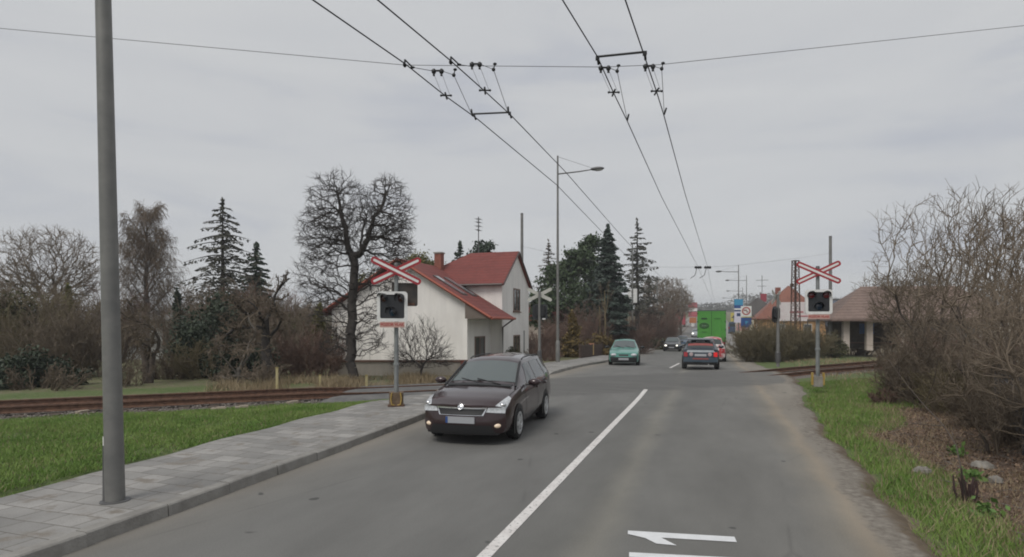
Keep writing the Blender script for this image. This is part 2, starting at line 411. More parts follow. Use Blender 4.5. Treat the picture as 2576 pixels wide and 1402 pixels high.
def pave(u0, u1):
    us = np.arange(u0, u1, .4 if u1 < 90 else 2.0); vs = []; fs = []
    for u in us:
        a, b = out_v(u), kerb_v(u)-.14
        for i in range(5): v = a+(b-a)*i/4; vs.append((v, u, zr(u)+max(kh(u), .03) - .01 + (.012*math.sin(u*3+i) if i in (1, 2) else 0)))
        vs.append((a, u, zr(u)-.1)); 
    for j in range(len(us)-1):
        q = j*6; 
        for i in range(4): fs.append((q+i, q+i+1, q+i+7, q+i+6))
        fs.append((q, q+6, q+11, q+5))
    o = npmesh("pavement", vs, fs, bm_.m); o.location = (OX, 0, 0); o.rotation_euler.z = ROT; struct(o)
pave(-12, 17.0); pave(22.6, 70); pave(69.9, 300)
def kerb(u0, u1, ln):
    mb = MB(); u = u0; g = random.Random(5)
    while u < u1:
        a, b = u, min(u+ln-.012, u1); j = g.uniform(-.012, .012); h = g.uniform(-.008, .008)
        q = []
        for w in (a, b):
            v = kerb_v(w)+j; z = zr(w); t = z+max(kh(w), .03)+h
            q.append([(v-.15, w, t), (v-.015, w, t), (v, w, t-.015), (v+.012, w, z-.05), (v-.15, w, z-.05)])
        vs = q[0]+q[1]
        mb.add(vs, [(i, (i+1) % 5, (i+1) % 5+5, i+5) for i in range(5)] + [(4, 3, 2, 1, 0), (5, 6, 7, 8, 9)])
        u += ln
    o = mb.build("kerb", km); o.location = (OX, 0, 0); o.rotation_euler.z = ROT; struct(o)
kerb(-10, 17.0, .92); kerb(22.8, 70, 1.0); kerb(70, 300, 10)
# far right pavement
def pave_r():
    us = np.arange(52, 320, 3.0); vs = []; fs = []
    for u in us:
        a, b = edge_v(u)+.02, edge_v(u)+2.2; z = zr(u)
        vs += [(a, u, z-.05), (a, u, z+.12), (b, u, z+.12), (b, u, z-.1)]
    for j in range(len(us)-1):
        q = j*4; fs += [(q+i, q+i+4, q+i+5, q+i+1) for i in range(3)]
    o = npmesh("pavement", vs, fs, bm_.m); o.location = (OX, 0, 0); o.rotation_euler.z = ROT; struct(o)
pave_r()

# ------------------------------------------------------------------ railway
rust = mat("rusty_rail", (.075, .036, .022), .7, (.15, .078, .048), 9, bump=.3)
tx = list(np.arange(-40, 40.1, .8))
rt = thing("railway_track", "single rusty railway track crossing the road at an angle", "railway track", (0, 0, 0))
def railside(side):
    mb = MB(); prof = [(-.06, -.16), (.06, -.16), (.06, -.145), (.01, -.12), (.01, -.045), (.034, -.03), (.034, 0), (-.034, 0), (-.034, -.03), (-.01, -.045), (-.01, -.12), (-.06, -.145)]
    vs = []; np_ = len(prof)
    for x in tx:
        dy = (trk_y(x+.4)-trk_y(x-.4))/.8; L = math.hypot(1, dy); nx_, ny_ = -dy/L, 1/L
        for a, z in prof:
            o = side*.75+a; vs.append((x+nx_*o, trk_y(x)+ny_*o, trk_z(x)+.098+.06*(1-sm(x, -6, -4))-.045*sm(x, -1.2, 0)*(1-sm(x, 9.0, 10.2))+z))
    fs = [(j*np_+i, j*np_+(i+1) % np_, (j+1)*np_+(i+1) % np_, (j+1)*np_+i) for j in range(len(tx)-1) for i in range(np_)]
    mb.add(vs, fs); mb.build("rail", rust, rt)
railside(-1); railside(1)
slm = mat("sleeper_wood", (.06, .045, .035), .9, (.11, .085, .065), 8)
for i in range(100):
    if i >= 90: break
    x = -28 + i*.62
    if -6 < x < 12: continue
    dy = (trk_y(x+.4)-trk_y(x-.4))/.8
    MB().box((x, trk_y(x), trk_z(x)-.10), (.24, 2.4, .12), math.atan(dy)).build("sleeper", slm, rt)
# ballast stones beside the rails
rs = np.random.RandomState(4); N = 9000
bx = rs.uniform(-24, -4.5, N); bd = rs.normal(0, .85, N); bd = np.clip(bd, -1.7, 1.7)
cen = np.array([(x, trk_y(x)+d/.915, trk_z(x)-.055) for x, d in zip(bx, bd)]); sz = rs.uniform(.018, .045, N)
oct_ = np.array([(1, 0, 0), (-1, 0, 0), (0, 1, 0), (0, -1, 0), (0, 0, .8), (0, 0, -.8)]); of = np.array([(0, 2, 4), (2, 1, 4), (1, 3, 4), (3, 0, 4), (2, 0, 5), (1, 2, 5), (3, 1, 5), (0, 3, 5)])
vv = (cen[:, None, :] + oct_[None]*sz[:, None, None]*rs.uniform(.6, 1.3, (N, 6, 1))); ff = (of[None]+np.arange(N)[:, None, None]*6)
bo = npmesh("ballast_gravel", vv.reshape(-1, 3), ff.reshape(-1, 3), mat("ballast_stone", (.10, .085, .075), .9, (.27, .245, .22), 3)); tag(bo, "loose grey brown ballast stones around the rails", "gravel", kind='stuff')
pale = mat("pale_concrete_block", (.30, .25, .20), .9, (.42, .36, .29), 6)
bl = [(550, 1027), (608, 1023), (735, 1010), (205, 1034)]
for i, (px, py) in enumerate(bl):
    Y = 2.1*F/(py-HY); x, y, _ = P(px, py, Y); mb = MB(); mb.box((0, 0, .02), (.34-.04*i, .17, .09), .3+.2*i); mb.box((.05, .01, .075), (.2, .12, .02), .4+.2*i)
    tag(mb.build("stone_block", pale, loc=(x, y, G(x, y))), ["pale stone block lying by the rail edge, left one of the close pair", "pale stone block lying by the rail edge, right one of the close pair",
        "pale stone block nearest the asphalt of the crossing", "pale stone block just left of the tall grey pole"][i], "stone", "stone blocks along the track")

# ------------------------------------------------------------------ poles, lamps, wires
steel = mat("weathered_grey_steel", (.155, .155, .15), .55, (.215, .212, .20), 3, metal=.2, bump=.08)
steel_d = mat("dark_grey_steel", (.09, .09, .092), .5, (.13, .13, .13), 3, metal=.3)
galv = mat("galvanised_steel", (.20, .215, .215), .5, (.29, .30, .30), 5, metal=.35)
blackp = mat("matt_black_plastic", (.012, .013, .015), .45)
wirem = mat("dark_wire", (.018, .016, .024), .5)
wire_l = mat("thin_grey_wire", (.10, .10, .10), .5)
white = mat("white_enamel", (.80, .80, .79), .45, (.70, .70, .68), 6)
redp = mat("red_reflective_paint", (.40, .022, .035), .45, (.33, .03, .04), 5)
concrete = mat("pole_foot_concrete", (.22, .20, .18), .9, (.32, .30, .27), 5, bump=.3)

def pole(name, label, x, y, h, r0, r1, lean=(0, 0), sleeve=0, m=None, group=None, z=None):
    z = G(x, y) if z is None else z
    t = thing(name, label, "pole", (x, y, z), 0, group)
    MB().tube([(0, 0, -.3), (0, 0, 0), (lean[0]*.5, lean[1]*.5, h*.5), (lean[0], lean[1], h)], [r0, r0, (r0+r1)/2, r1], 20).build("shaft", m or steel, t, smooth=40)
    MB().lathe([(0, .04), (r1*.9, .03), (r1*1.08, -.02), (r1*1.08, -.06)], 14).build("cap", steel_d, t, loc=(lean[0], lean[1], h))
    if sleeve: MB().lathe([(r0*.9, 0), (r0*1.55, .0), (r0*1.55, sleeve-.08), (r0*1.05, sleeve)], 16).build("sleeve", m or steel, t, smooth=40)
    return t
# big pole in the left foreground
Yp = 1.97*F/(1257-HY); xp = (290-CX)/F*Yp
tp = pole("trolley_pole", "tall thick grey steel pole on the paved footway in the left foreground", xp, Yp, 9.0, .098, .066, (-.135*1.6, .0), z=.115)
MB().box((0, 0, .0), (.05, .012, .62)).build("cable_slot", steel_d, tp, loc=(-.093, -.045, .32), rz=-.5)
MB().box((0, 0, 0), (.045, .004, .10)).build("sticker", white, tp, loc=(-.088, -.058, .68), rz=-.55)
MB().lathe([(0, .0), (.15, .0), (.15, .008), (.10, .014)], 18).build("foot_plate", steel_d, tp)

def lamp_post(label, x, y, h, arm, side, r0=.085, group="street lamps along the road", z=None):
    z = G(x, y) if z is None else z
    t = thing("street_lamp", label, "street lamp", (x, y, z), ROT, group)
    MB().tube([(0, 0, -.3), (0, 0, h*.5), (0, 0, h)], [r0, r0*.8, r0*.55], 12).build("post", steel, t, smooth=40)
    MB().lathe([(r0*1.35, 0), (r0*1.35, 1.15), (r0*.98, 1.22)], 14).build("base_sleeve", steel, t, smooth=40)
    za = h*.912
    MB().tube([(0, 0, za), (side*arm*.5, 0, za+.04), (side*(arm-.55), 0, za+.09)], [.04, .035, .03], 8).build("arm", steel_d, t, smooth=40)
    a = MB().tube([(0, 0, h-.05), (side*(arm-.5), 0, za+.16)], .008, 4); a.build("stay_cable", wire_l, t)
    hd = MB().ell((side*(arm-.25), 0, za+.11), (.38, .15, .10), 14, 8).build("lamp_head", steel_d, t, smooth=60)
    MB().ell((side*(arm-.20), 0, za+.06), (.26, .12, .08), 12, 6).build("glass_bowl", mat("lamp_glass", (.35, .36, .35), .15), hd, smooth=60)
    return t
def at(px, py, Y): x, y, z = P(px, py, Y); return x, y, z
x, y, z = at(1403, 914, 32.2); lamp_post("tall grey street lamp behind the brown estate car, arm reaching over the road", x, y, 11.2, 2.4, 1, z=z)
x, y, z = at(1858, 864, 70); lamp_post("grey street lamp carrying the blue and white stop signs", x, y, 9.2, 2.45, -1, z=z)
x, y, z = at(1878, 840, 98); lamp_post("street lamp just right of and beyond the one with stop signs", x, y, 9.6, 3.2, -1, z=z)
x, y, z = at(1868, 829, 128); lamp_post("third street lamp of the row on the right side of the road", x, y, 9.0, 3.2, -1, z=z)
x, y, z = at(1847, 822, 165); lamp_post("small far street lamp showing beside the top of the green lorry", x, y, 8.6, 3.0, -1, z=z)
x, y, z = at(1313, 893, 38); pole("trolley_pole", "grey pole with thick foot sleeve at the corner of the white house", x, y, z*0+9.0, .115, .085, sleeve=1.6, z=z)
x, y, z = at(2089, 897, 39); pole("trolley_pole", "grey pole standing behind the crossing signal on the right verge", x, y, 7.85, .12, .09, sleeve=1.5, z=z)
x, y, z = at(1591, 872, 55); tsp = pole("sign_pole", "slim pole on the left footway carrying two white sign backs", x, y, 9.5, .075, .05, z=z)
for s in (-1, 1): MB().box((s*.26, -.06, 4.68), (.34, .02, 1.3)).build("sign_back", white, tsp, rz=ROT)
for zb_ in (4.68, 4.25): MB().box((0, -.04, zb_), (.5, .03, .07)).build("bracket", steel_d, tsp, rz=ROT)
x, y, z = at(1653, 868, 75); pole("trolley_pole", "slim grey pole at the kerb before the bare trees on the left", x, y, 8.6, .11, .08, z=z)
x, y, z = at(1676, 858, 92); pole("trolley_pole", "slim grey pole behind the black car, in front of bare trees", x, y, 8.8, .12, .09, z=z)
x, y, z = at(1714, 842, 120); pole("trolley_pole", "distant pole rising between the coral house and the lorry", x, y, 9.0, .14, .1, z=z)
x, y, z = at(1895, 838, 105); pole("trolley_pole", "distant thin pole in front of the grey roofed house", x, y, 6.3, .10, .08, z=z)

def wpt(px, py, H=5.8): Y = F*(H-EYE)/(HY-py); return Vector(((px-CX)/F*Y, Y, H))
def wire(name, label, pts, r, m, sag=0, group=None, n=8):
    q = []
    for a, b in zip(pts, pts[1:]):
        a, b = Vector(a), Vector(b)
        for i in range(n): t = i/n; p = a.lerp(b, t); p.z -= sag*4*t*(1-t); q.append(p)
    q.append(Vector(pts[-1])); mb = MB().tube(q, r, 6)
    return tag(mb.build(name, m, smooth=80), label, "wire", group)
def contact(label, pix):
    p = [wpt(*a) for a in pix]; d = (p[0]-p[1]).normalized(); p.insert(0, p[0]+d*25); return wire("trolley_wire", label, p, .0092, wirem, 0, "trolleybus contact wires", 3)
contact("overhead trolley wire nearest the footway on the left", [(787, 0), (1018, 160), (1122, 243), (1200, 299), (1400, 465), (1510, 579), (1600, 668), (1700, 750)])
contact("second overhead trolley wire from the left, over the oncoming lane", [(950, 0), (1130, 150), (1220, 230), (1285, 290), (1420, 430), (1560, 590), (1640, 676), (1722, 752)])
contact("third overhead trolley wire from the left, above the right lane", [(1415, 0), (1503, 143), (1544, 235), (1578, 305), (1665, 497), (1756, 672), (1783, 738), (1800, 770)])
contact("rightmost overhead trolley wire, above the right lane", [(1573, 0), (1624, 150), (1652, 232), (1670, 290), (1724, 490), (1780, 672), (1792, 738), (1803, 770)])
# span wires
S0, S1, S2, S3, S4 = P(-260, 48, 9.6), P(1018, 164, 8.75), P(1190, 166, 8.7), P(1660, 163, 8.7), P(2900, 30, 10.4)
wire("span_wire", "thin span wire across the sky holding up the near trolley wires", [S0, S1, S2, P(1520, 169, 8.65), S3, S4], .0042, wire_l, 0, "span wires", 6)
pole("trolley_pole", "grey steel pole off the left edge holding the near span wire", S0[0], S0[1], S0[2]+.6-G(S0[0], S0[1]), .11, .08)
pole("trolley_pole", "grey steel pole off the right edge holding the near span wire", S4[0], S4[1], S4[2]+.6-G(S4[0], S4[1]), .11, .08)
wire("span_wire", "thin span wire running to the pole behind the right signal", [P(2089, 637, 39), P(1900, 662, 38.3), P(1780, 672, 38), P(1756, 672, 38), P(1560, 668, 37), P(1313, 620, 38)], .006, wire_l, .05, "span wires")
wire("span_wire", "distant span wire crossing low above the far traffic", [P(1653, 735, 75), P(1680, 764, 84), P(1800, 766, 84), P(1878, 745, 98)], .03, wire_l, .05, "span wires")
# hangers: insulators on the span, thin rods down to a clamp on each contact wire
def hanger(label, ins, clamp, w2, foot, H=5.8):
    c = wpt(*clamp, H); t = thing("wire_hanger", label, "wire hanger", tuple(c), 0, "hangers on the near span wire")
    def L(p): return Vector(p)-c
    a = L(P(ins[0], ins[1], 8.66)); b = L(P(w2[0], w2[1], 8.66)); fo = L(wpt(*foot, H))
    mb = MB()
    for s in (-.055, .055): mb.ell((a.x+s, a.y, a.z), (.035, .03, .042), 10, 6); mb.box((a.x+s, a.y, a.z-.05), (.03, .03, .03))
    mb.tube([(a.x-.09, a.y, a.z+.01), (a.x+.09, a.y, a.z+.01)], .014, 6); mb.build("insulator", blackp, t, smooth=50)
    mb = MB()
    for s in (-.06, .06): mb.tube([(a.x+s, a.y, a.z-.03), (s, 0, .03)], .0028, 4)
    mb.build("rod", wire_l, t)
    MB().tube([(-.085, 0, .015), (.085, 0, .015)], .012, 6).tube([(0, -.12, .012), (0, .14, .012)], .016, 6).ell((-.08, 0, .015), (.02, .02, .02), 8, 5).ell((.08, 0, .015), (.02, .02, .02), 8, 5).build("clamp", blackp, t, smooth=50)
    MB().ell((b.x, b.y, b.z+.05), (.03, .025, .02), 8, 5).ell((b.x-.02, b.y, b.z-.03), (.028, .025, .03), 8, 5).tube([(b.x, b.y, b.z+.05), (b.x-.02, b.y, b.z-.03)], .008, 5).build("weight", blackp, t, smooth=50)
    MB().tube([(a.x+.08, a.y, a.z+.0), (b.x-.02, b.y, b.z-.03), tuple(fo)], .0048, 5).build("stay", wire_l, t)
    MB().tube([tuple(fo+Vector((-.005, -.16, .05))), tuple(fo+Vector((0, 0, .0)))], .016, 6).build("end_clamp", blackp, t)
hanger("wire hanger on the trolley wire nearest the left footway", (1101, 180), (1122, 243), (1145, 184), (1188, 291))
hanger("wire hanger on the second trolley wire from the left", (1197, 163), (1220, 230), (1245, 170), (1279, 285))
hanger("wire hanger on the third trolley wire from the left", (1521, 172), (1544, 235), (1556, 174), (1578, 303))
hanger("wire hanger on the rightmost trolley wire", (1633, 168), (1652, 232), (1668, 168), (1671, 288))
def spacer(label, a, b):
    p, q = wpt(*a, 5.86), wpt(*b, 5.86); c = (p+q)/2
    t = thing("spacer_bar", label, "spacer bar", tuple(c), 0, "spacer bars of the trolley wires")
    MB().tube([tuple(p-c), tuple(q-c)], .017, 8).build("bar", blackp, t)
    for e in (p, q): MB().box(tuple(e-c+Vector((0, 0, -.02))), (.05, .05, .05)).tube([tuple(e-c), tuple(e-c+Vector((.03, .09, -.07)))], .018, 6).build("end_clamp", blackp, t)
spacer("black spacer bar joining the two left trolley wires", (1192, 287), (1282, 283))
spacer("black spacer bar joining the two right trolley wires", (1503, 143), (1622, 131))
def bracket(label, a, b, c):
    p, q, r = wpt(*a), Vector(P(b[0], b[1], 8.65)), Vector(P(c[0], c[1], 8.65))
    t = thing("feeder_bracket", label, "wire bracket", tuple(p), 0, "feeder brackets on the left trolley wires")
    MB().tube([(0, 0, 0), (0, .02, .085)], .014, 6).ell((0, 0, 0), (.028, .05, .03), 8, 5).build("clamp", blackp, t, smooth=50)
    MB().tube([(0, .02, .085), tuple(q-p)], .011, 6).ell(tuple(q-p), (.035, .02, .018), 8, 5).build("arm", blackp, t, smooth=50)
    MB().tube([tuple(q-p), tuple(r-p)], .005, 5).build("lead", wirem, t)
bracket("bent feeder bracket on the trolley wire nearest the left footway", (1018, 164), (1038, 170), (1095, 180))
bracket("bent feeder bracket on the second trolley wire from the left", (1134, 157), (1155, 163), (1190, 168))
# fittings far along the right pair
for i, (px, lab) in enumerate(((1757, "small dark insulator on the far span, left of its pair"), (1781, "small dark insulator on the far span, right of its pair"))):
    c = P(px, 673, 38); mb = MB()
    for s in (-.16, 0, .12): mb.ell((s, 0, 0), (.1, .08, .09), 8, 5)
    mb.tube([(-.1, 0, -.05), (.15, 1.2, -.4), (.25, 2.5, -.5)], .02, 5)
    tag(mb.build("wire_insulator", blackp, loc=c, smooth=50), lab, "insulator", "insulators on the far span")

# ------------------------------------------------------------------ level crossing signals
lens_red = mat("dark_red_lens", (.13, .008, .012), .12, coat=.6)
lens_dk = mat('unlit_lens', (.035, .008, .009), .15, coat=.5)
lens_blue = mat("dark_blue_lens", (.01, .025, .05), .1, coat=.6)
boxm = mat("signal_face_black", (.016, .018, .022), .5, (.03, .032, .036), 4)
plate = mat("pale_red_plate", (.50, .30, .26), .6, (.58, .38, .33), 9)
yel = mat("worn_yellow_paint", (.34, .22, .04), .7, (.44, .31, .09), 9, bump=.2)
rustbox = mat("rusty_brown_box", (.10, .07, .045), .8, (.20, .14, .09), 7, bump=.3)
def rrect(w, h, r, n=5):
    q = []
    for cx, cy, a0 in ((w/2-r, h/2-r, 0), (-w/2+r, h/2-r, 90), (-w/2+r, -h/2+r, 180), (w/2-r, -h/2+r, 270)):
        for i in range(n+1): a = R(a0+90*i/n); q.append((cx+r*math.cos(a), cy+r*math.sin(a)))
    return q
def cross_arms(t, z, W_, H_, front, back, y0, sc=1.0):
    "two crossed boards in the local x-z plane facing -y"
    for s, dy in ((1, 0), (-1, -.016)):
        L = math.hypot(W_, H_)+.03; a = math.atan2(H_, W_)*s; M = Matrix.Rotation(-a, 3, 'Y')
        def boards(w, th, yy, rnd):
            pts = rrect(L-(.165-w), w, rnd); mb = MB()
            p3 = [tuple(M @ Vector((p[0], 0, p[1]))) for p in pts]; p3 = [(p[0], yy+dy, p[2]+z) for p in p3]
            return mb.slab(p3, (0, th, 0))
        b = boards(.165, .008, y0, .075).build("arm", back, t)
        if front: boards(.058, .003, y0-.0032, .027).build("white_stripe", white, b)
def signal(label, x, y, z, face, sc, foot, rusty, tilt=(-.55)):
    t = thing("crossing_signal", label, "crossing signal", (x, y, z), face, "front views of level crossing signals")
    mast = MB().tube([(0, 0, -.1), (0, 0, 1.2), (0, 0, 3.42*sc)], [.058, .055, .05], 14).build("mast", galv, t, smooth=40)
    MB().lathe([(.075, 0), (.075, .05), (.06, .06)], 14).build("collar", galv, mast, loc=(0, 0, .98))
    MB().lathe([(0, .04), (.05, .03), (.066, -.03)], 12).build("mast_cap", steel_d, mast, loc=(0, 0, 3.43*sc))
    cross_arms(t, 3.26*sc, 1.14, .56, True, redp, -.11)
    MB().tube([(0, -.09, 3.26*sc), (0, 0, 3.26*sc)], .05, 8).build("cross_bracket", steel_d, t)
    zb = 2.40*sc; w, h = .72, .72
    bx = thing("signal_box", None, None, (-.11*0, -.14, zb)); bx.parent = t; bx.rotation_euler.z = tilt*0
    out = rrect(w, h, .075); inn = rrect(w-.15, h-.15, .04); mb = MB(); n = len(out)
    vs = [(p[0], -.03, p[1]) for p in out]+[(p[0], -.03, p[1]) for p in inn]+[(p[0], .06, p[1]) for p in out]+[(p[0], -.0, p[1]) for p in inn]
    mb.add(vs, [(i, (i+1) % n, (i+1) % n+n, i+n) for i in range(n)]+[(i+2*n, (i+1) % n+2*n, (i+1) % n, i) for i in range(n)]+[(i+n, (i+1) % n+n, (i+1) % n+3*n, i+3*n) for i in range(n)])
    mb.build("white_border", white, bx, smooth=40)
    MB().slab([(p[0], -.002, p[1]) for p in rrect(w-.08, h-.08, .05)], (0, .06, 0)).build("face_panel", boxm, bx)
    for cx, cz, ln, rr in ((-.20, .20, lens_red if not rusty else lens_dk, .095), (.20, .20, lens_red if not rusty else lens_dk, .095), (0, -.13, lens_blue, .105)):
        le = MB().lathe([(0, -.045), (rr*.6, -.04), (rr, -.02), (rr, 0)], 18, 'y').build("lens", ln, bx, smooth=50, loc=(cx, -.004, cz))
        hb = MB(); k = 16; vs = []
        for i in range(k+1):
            a = R(-25+230*i/k); 
            for yy, r2 in ((0, rr*1.1), (-.17*(1-.45*abs(i-k/2)/(k/2)), rr*1.16)): vs.append((r2*math.cos(a), yy, r2*math.sin(a)))
        for i in range(k+1):
            a = R(-25+230*i/k)
            for yy, r2 in ((0, rr*1.2), (-.17*(1-.45*abs(i-k/2)/(k/2)), rr*1.24)): vs.append((r2*math.cos(a), yy, r2*math.sin(a)))
        fs = []; o2 = (k+1)*2
        for i in range(k): fs += [(2*i, 2*i+1, 2*i+3, 2*i+2), (o2+2*i, o2+2*i+2, o2+2*i+3, o2+2*i+1), (2*i+1, o2+2*i+1, o2+2*i+3, 2*i+3)]
        hb.add(vs, fs); hb.build("hood", blackp, bx, smooth=50, loc=(cx, -.004, cz))
    MB().slab([(p[0], .06, p[1]) for p in rrect(w*.82, h*.82, .06)], (0, .16, 0)).build("back_case", boxm, bx)
    pl = MB().slab([(p[0], 0, p[1]) for p in rrect(.58, .135, .012)], (0, .01, 0)).build("name_plate", plate, t, loc=(.0, -.17, zb-.435))
    text_mesh("lettering", "POZOR VLAK", .090, mat("faded_red_lettering", (.40, .09, .08), .6), pl, (0, -.002, 0), (R(90), 0, 0), .003, .004)
    MB().box((0, -.06, zb-.40), (.10, .16, .05)).box((0, -.06, zb+.32), (.10, .16, .05)).build("box_bracket", steel_d, t)
    if rusty:
        rb_ = MB().slab([(p[0]+.20, .02, p[1]+zb+.30) for p in rrect(.62, .56, .05)], (0, .16, 0)).build("rear_box", mat("weathered_grey_box", (.035, .035, .032), .7, (.075, .062, .052), 5), t)
        MB().box((.26, .0, zb+.06), (.36, .02, .07)).build("rust_strip", rust, rb_)
        for o in bx.children:
            if o.name.startswith(("lens", "hood")): o.rotation_euler.z = R(-38)
        f = MB().slab([(p[0], p[1], 0) for p in rrect(.34, .26, .06)], (0, 0, .33)).build("foot_box", rustbox, t)
        for s in (-1, 1): MB().tube([(s*.10, -.142, .33), (s*.125, -.145, .18), (s*.10, -.145, .05), (s*.03, -.142, .02)], .017, 6).build("yellow_edge", yel, f)
        MB().slab([(p[0], p[1], 0) for p in rrect(.40, .32, .05)], (0, 0, .03)).build("foot_plate", rust, t)
    else:
        for s in (-1, 1): MB().box((s*.15, -.02, .14), (.05, .12, .36)).build("yellow_side", yel, t)
        MB().box((0, 0, .06), (.24, .2, .3)).build("foot_block", concrete, t)
    return t
Y = 1.975*F/(1020-HY); x, y, z = at(997, 1020, Y)
sg = signal("crossing signal with black hooded lamps on the left footway, before the bare tree", x, y, .115, R(9), 1.0, None, True)
for o in sg.children:
    if o.name.startswith(("signal_box", "name_plate")): o.location.x -= .09
x, y, z = at(2057, 963, 17.6)
signal("crossing signal with two dim red lamps on the grass verge right of the road", x, y, z-.02, R(-16), 1.0, None, False)
def signal_back(label, x, y, z, face, sc=1.0, disc=False):
    t = thing("crossing_signal", label, "crossing signal", (x, y, z), face, "level crossing signals seen from behind")
    MB().tube([(0, 0, -.2), (0, 0, 1.2), (0, 0, 3.35*sc)], [.075, .07, .06], 12).build("mast", steel, t, smooth=40)
    MB().lathe([(.11, 0), (.11, .45), (.08, .5)], 12).build("mast_foot", steel_d, t)
    cross_arms(t, 3.2*sc, 1.16, .56, False, mat("dirty_white_sign_back", (.42, .42, .38), .6, (.52, .51, .47), 6), .08)
    n = rrect(.74, .74, .08 if not disc else .30)
    MB().slab([(p[0], .12, p[1]+2.36*sc) for p in n], (0, .03, 0)).build("sign_panel", boxm, t)
    MB().slab([(p[0], -.02, p[1]+2.42*sc) for p in rrect(.5, .5, .08)], (0, .14, 0)).build("back_case", blackp, t)
    MB().box((.2, .1, 2.02*sc), (.16, .04, .07)).build("white_tag", white, t)
x, y, z = at(1357, 907, 29); signal_back("crossing signal seen from behind with pale cross, beside the tall street lamp", x, y, z, R(-12))
x, y, z = at(1957, 912, 27); signal_back("crossing signal seen from behind before the brown hedge, its cross turned away", x, y, z, R(48), .92, True)

# road signs, right
def signpost(name, label, x, y, z, h, r=.04):
    t = thing(name, label, "road sign", (x, y, z), ROT); MB().tube([(0, 0, -.2), (0, 0, h)], r, 8).build("post", steel, t); return t
x, y, z = at(1877, 874, 60); t = signpost("road_sign", "white and red prohibition sign above a blue square sign on one post", x, y, z, 3.9, .05)
MB().box((0, -.06, 3.62), (1.0, .03, 1.05)).build("white_panel", white, t)
MB().lathe([(.28, 0), (.42, 0), (.42, -.012), (.28, -.012)], 22, 'y').build("red_ring", mat("sign_red", (.42, .13, .12), .5), t, loc=(0, -.08, 3.65))
MB().box((-.08, -.084, 3.72), (.32, .01, .14)).box((.1, -.084, 3.56), (.2, .01, .12)).build("pictogram", mat("sign_dark", (.28, .16, .15), .5), t)
blue = mat("sign_blue", (.02, .07, .24), .45); lblue = mat("sign_light_blue", (.05, .28, .48), .45); navy = mat("sign_navy", (.02, .04, .12), .45)
yb = mat("sign_yellow_border", (.5, .42, .08), .5)
MB().box((0, -.06, 3.04), (1.0, .03, .06)).build("yellow_edge", yb, t)
MB().slab([(-.5, -.06, 2.98), (.5, -.06, 2.98), (.5, -.06, 2.3), (.2, -.06, 2.0), (-.5, -.06, 2.0)], (0, .03, 0)).build("blue_panel", blue, t)
MB().box((0, -.08, 2.5), (.16, .008, .3)).box((.1, -.08, 2.56), (.2, .008, .12)).build("pictogram", lblue, t)
x, y, z = at(1858, 864, 69.4)
t = signpost("stop_sign", "blue and white stop flag hung on the street lamp at right", x, y, z, 4.5, .03)
t['category'] = "sign"
def zz(py): return EYE-(py-HY)/F*69.4-z
for (a, b, m_, nm) in ((753, 768, lblue, "light_blue_panel"), (768, 776, blue, "dark_blue_panel"), (776, 780, white, "white_band"), (780, 784, navy, "navy_band"), (784, 812, mat("pale_lilac_panel", (.62, .60, .70), .5), "pale_panel")):
    MB().box((0, -.1, (zz(a)+zz(b))/2), (.96, .03, zz(a)-zz(b))).build(nm, m_, t)
MB().box((0, -.12, zz(792)), (.4, .01, .36)).build("emblem", navy, t)

# ------------------------------------------------------------------ rusty lattice mast
x, y, z = at(2001, 880, 52); t = thing("lattice_mast", "rusty brown lattice mast rising above the hedge before the orange house", "mast", (x, y, z), .2)
H = 7.75; rm = mat("rusty_lattice_steel", (.05, .028, .022), .8, (.10, .05, .035), 5)
for sx_ in (-1, 1):
    for sy in (-1, 1): MB().tube([(sx_*.30, sy*.30, 0), (sx_*.19, sy*.19, H)], .05, 5).build("corner_post", rm, t)
mb = MB(); nb = 13
for i in range(nb):
    a, b = H*i/nb, H*(i+1)/nb; wa, wb = .30-.11*i/nb, .30-.11*(i+1)/nb; s = 1 if i % 2 else -1
    for q in (-1, 1):
        mb.tube([(-s*wa, q*wa, a), (s*wb, q*wb, b)], .026, 4); mb.tube([(q*wa, -s*wa, a), (q*wb, s*wb, b)], .026, 4); mb.box((0, q*wb, b), (wb*2, .04, .05))
mb.build("bracing", rm, t); MB().box((0, 0, H), (.5, .5, .06)).build("head_plate", rm, t); MB().box((-.35, 0, 5.6), (.22, .2, .3)).build("junction_box", rm, t)

# ------------------------------------------------------------------ white house with red roof (local x = across the road, y = along it)
def render_mat(name, a, b, st=.35):
    q = NT(name, .9)
    c = q.ramp(q.noise(.9, 5), [(.3, a), (.7, b)])
    strk = q.ramp(q.noise(2.2, 4, stretch=(1, 1, .12)), [(.35, .90), (.65, 1.03)])
    q.col(q.mix(1, c, strk, 'MULTIPLY')); q.bump(q.noise(70, 3), st, .01); MATS[name] = q.m; return q.m
plaster = render_mat("white_house_plaster", (.80, .77, .735), (.86, .835, .805))
socle = render_mat("beige_socle_plaster", (.42, .375, .325), (.50, .46, .40))
def tile_mat(name, a, b, row=.32, dirn=(0, 1)):
    q = NT(name, .75)
    w = q.n('ShaderNodeTexWave', wave_type='BANDS', bands_direction='Z'); w.inputs['Scale'].default_value = 1/row*.55; w.inputs['Distortion'].default_value = .3
    q.l(q.o, w.inputs[0])
    c = q.mix(q.ramp(q.noise(5, 5), [(.3, 0.), (.7, 1.)]), a, b); c = q.mix(q.ramp(q.noise(.8, 4), [(.45, 0.), (.75, .55)]), c, tuple(x*.6 for x in a))
    q.col(q.mix(.35, c, q.ramp(w.outputs[1], [(0, .6), (.4, 1.)]), 'MULTIPLY')); q.bump(w.outputs[1], .5, .03); MATS[name] = q.m; return q.m
roof_red = tile_mat("red_roof_tiles", (.165, .036, .030), (.205, .048, .038))
roof_trim = mat("red_roof_trim", (.34, .085, .045), .6, (.28, .07, .045), 5)
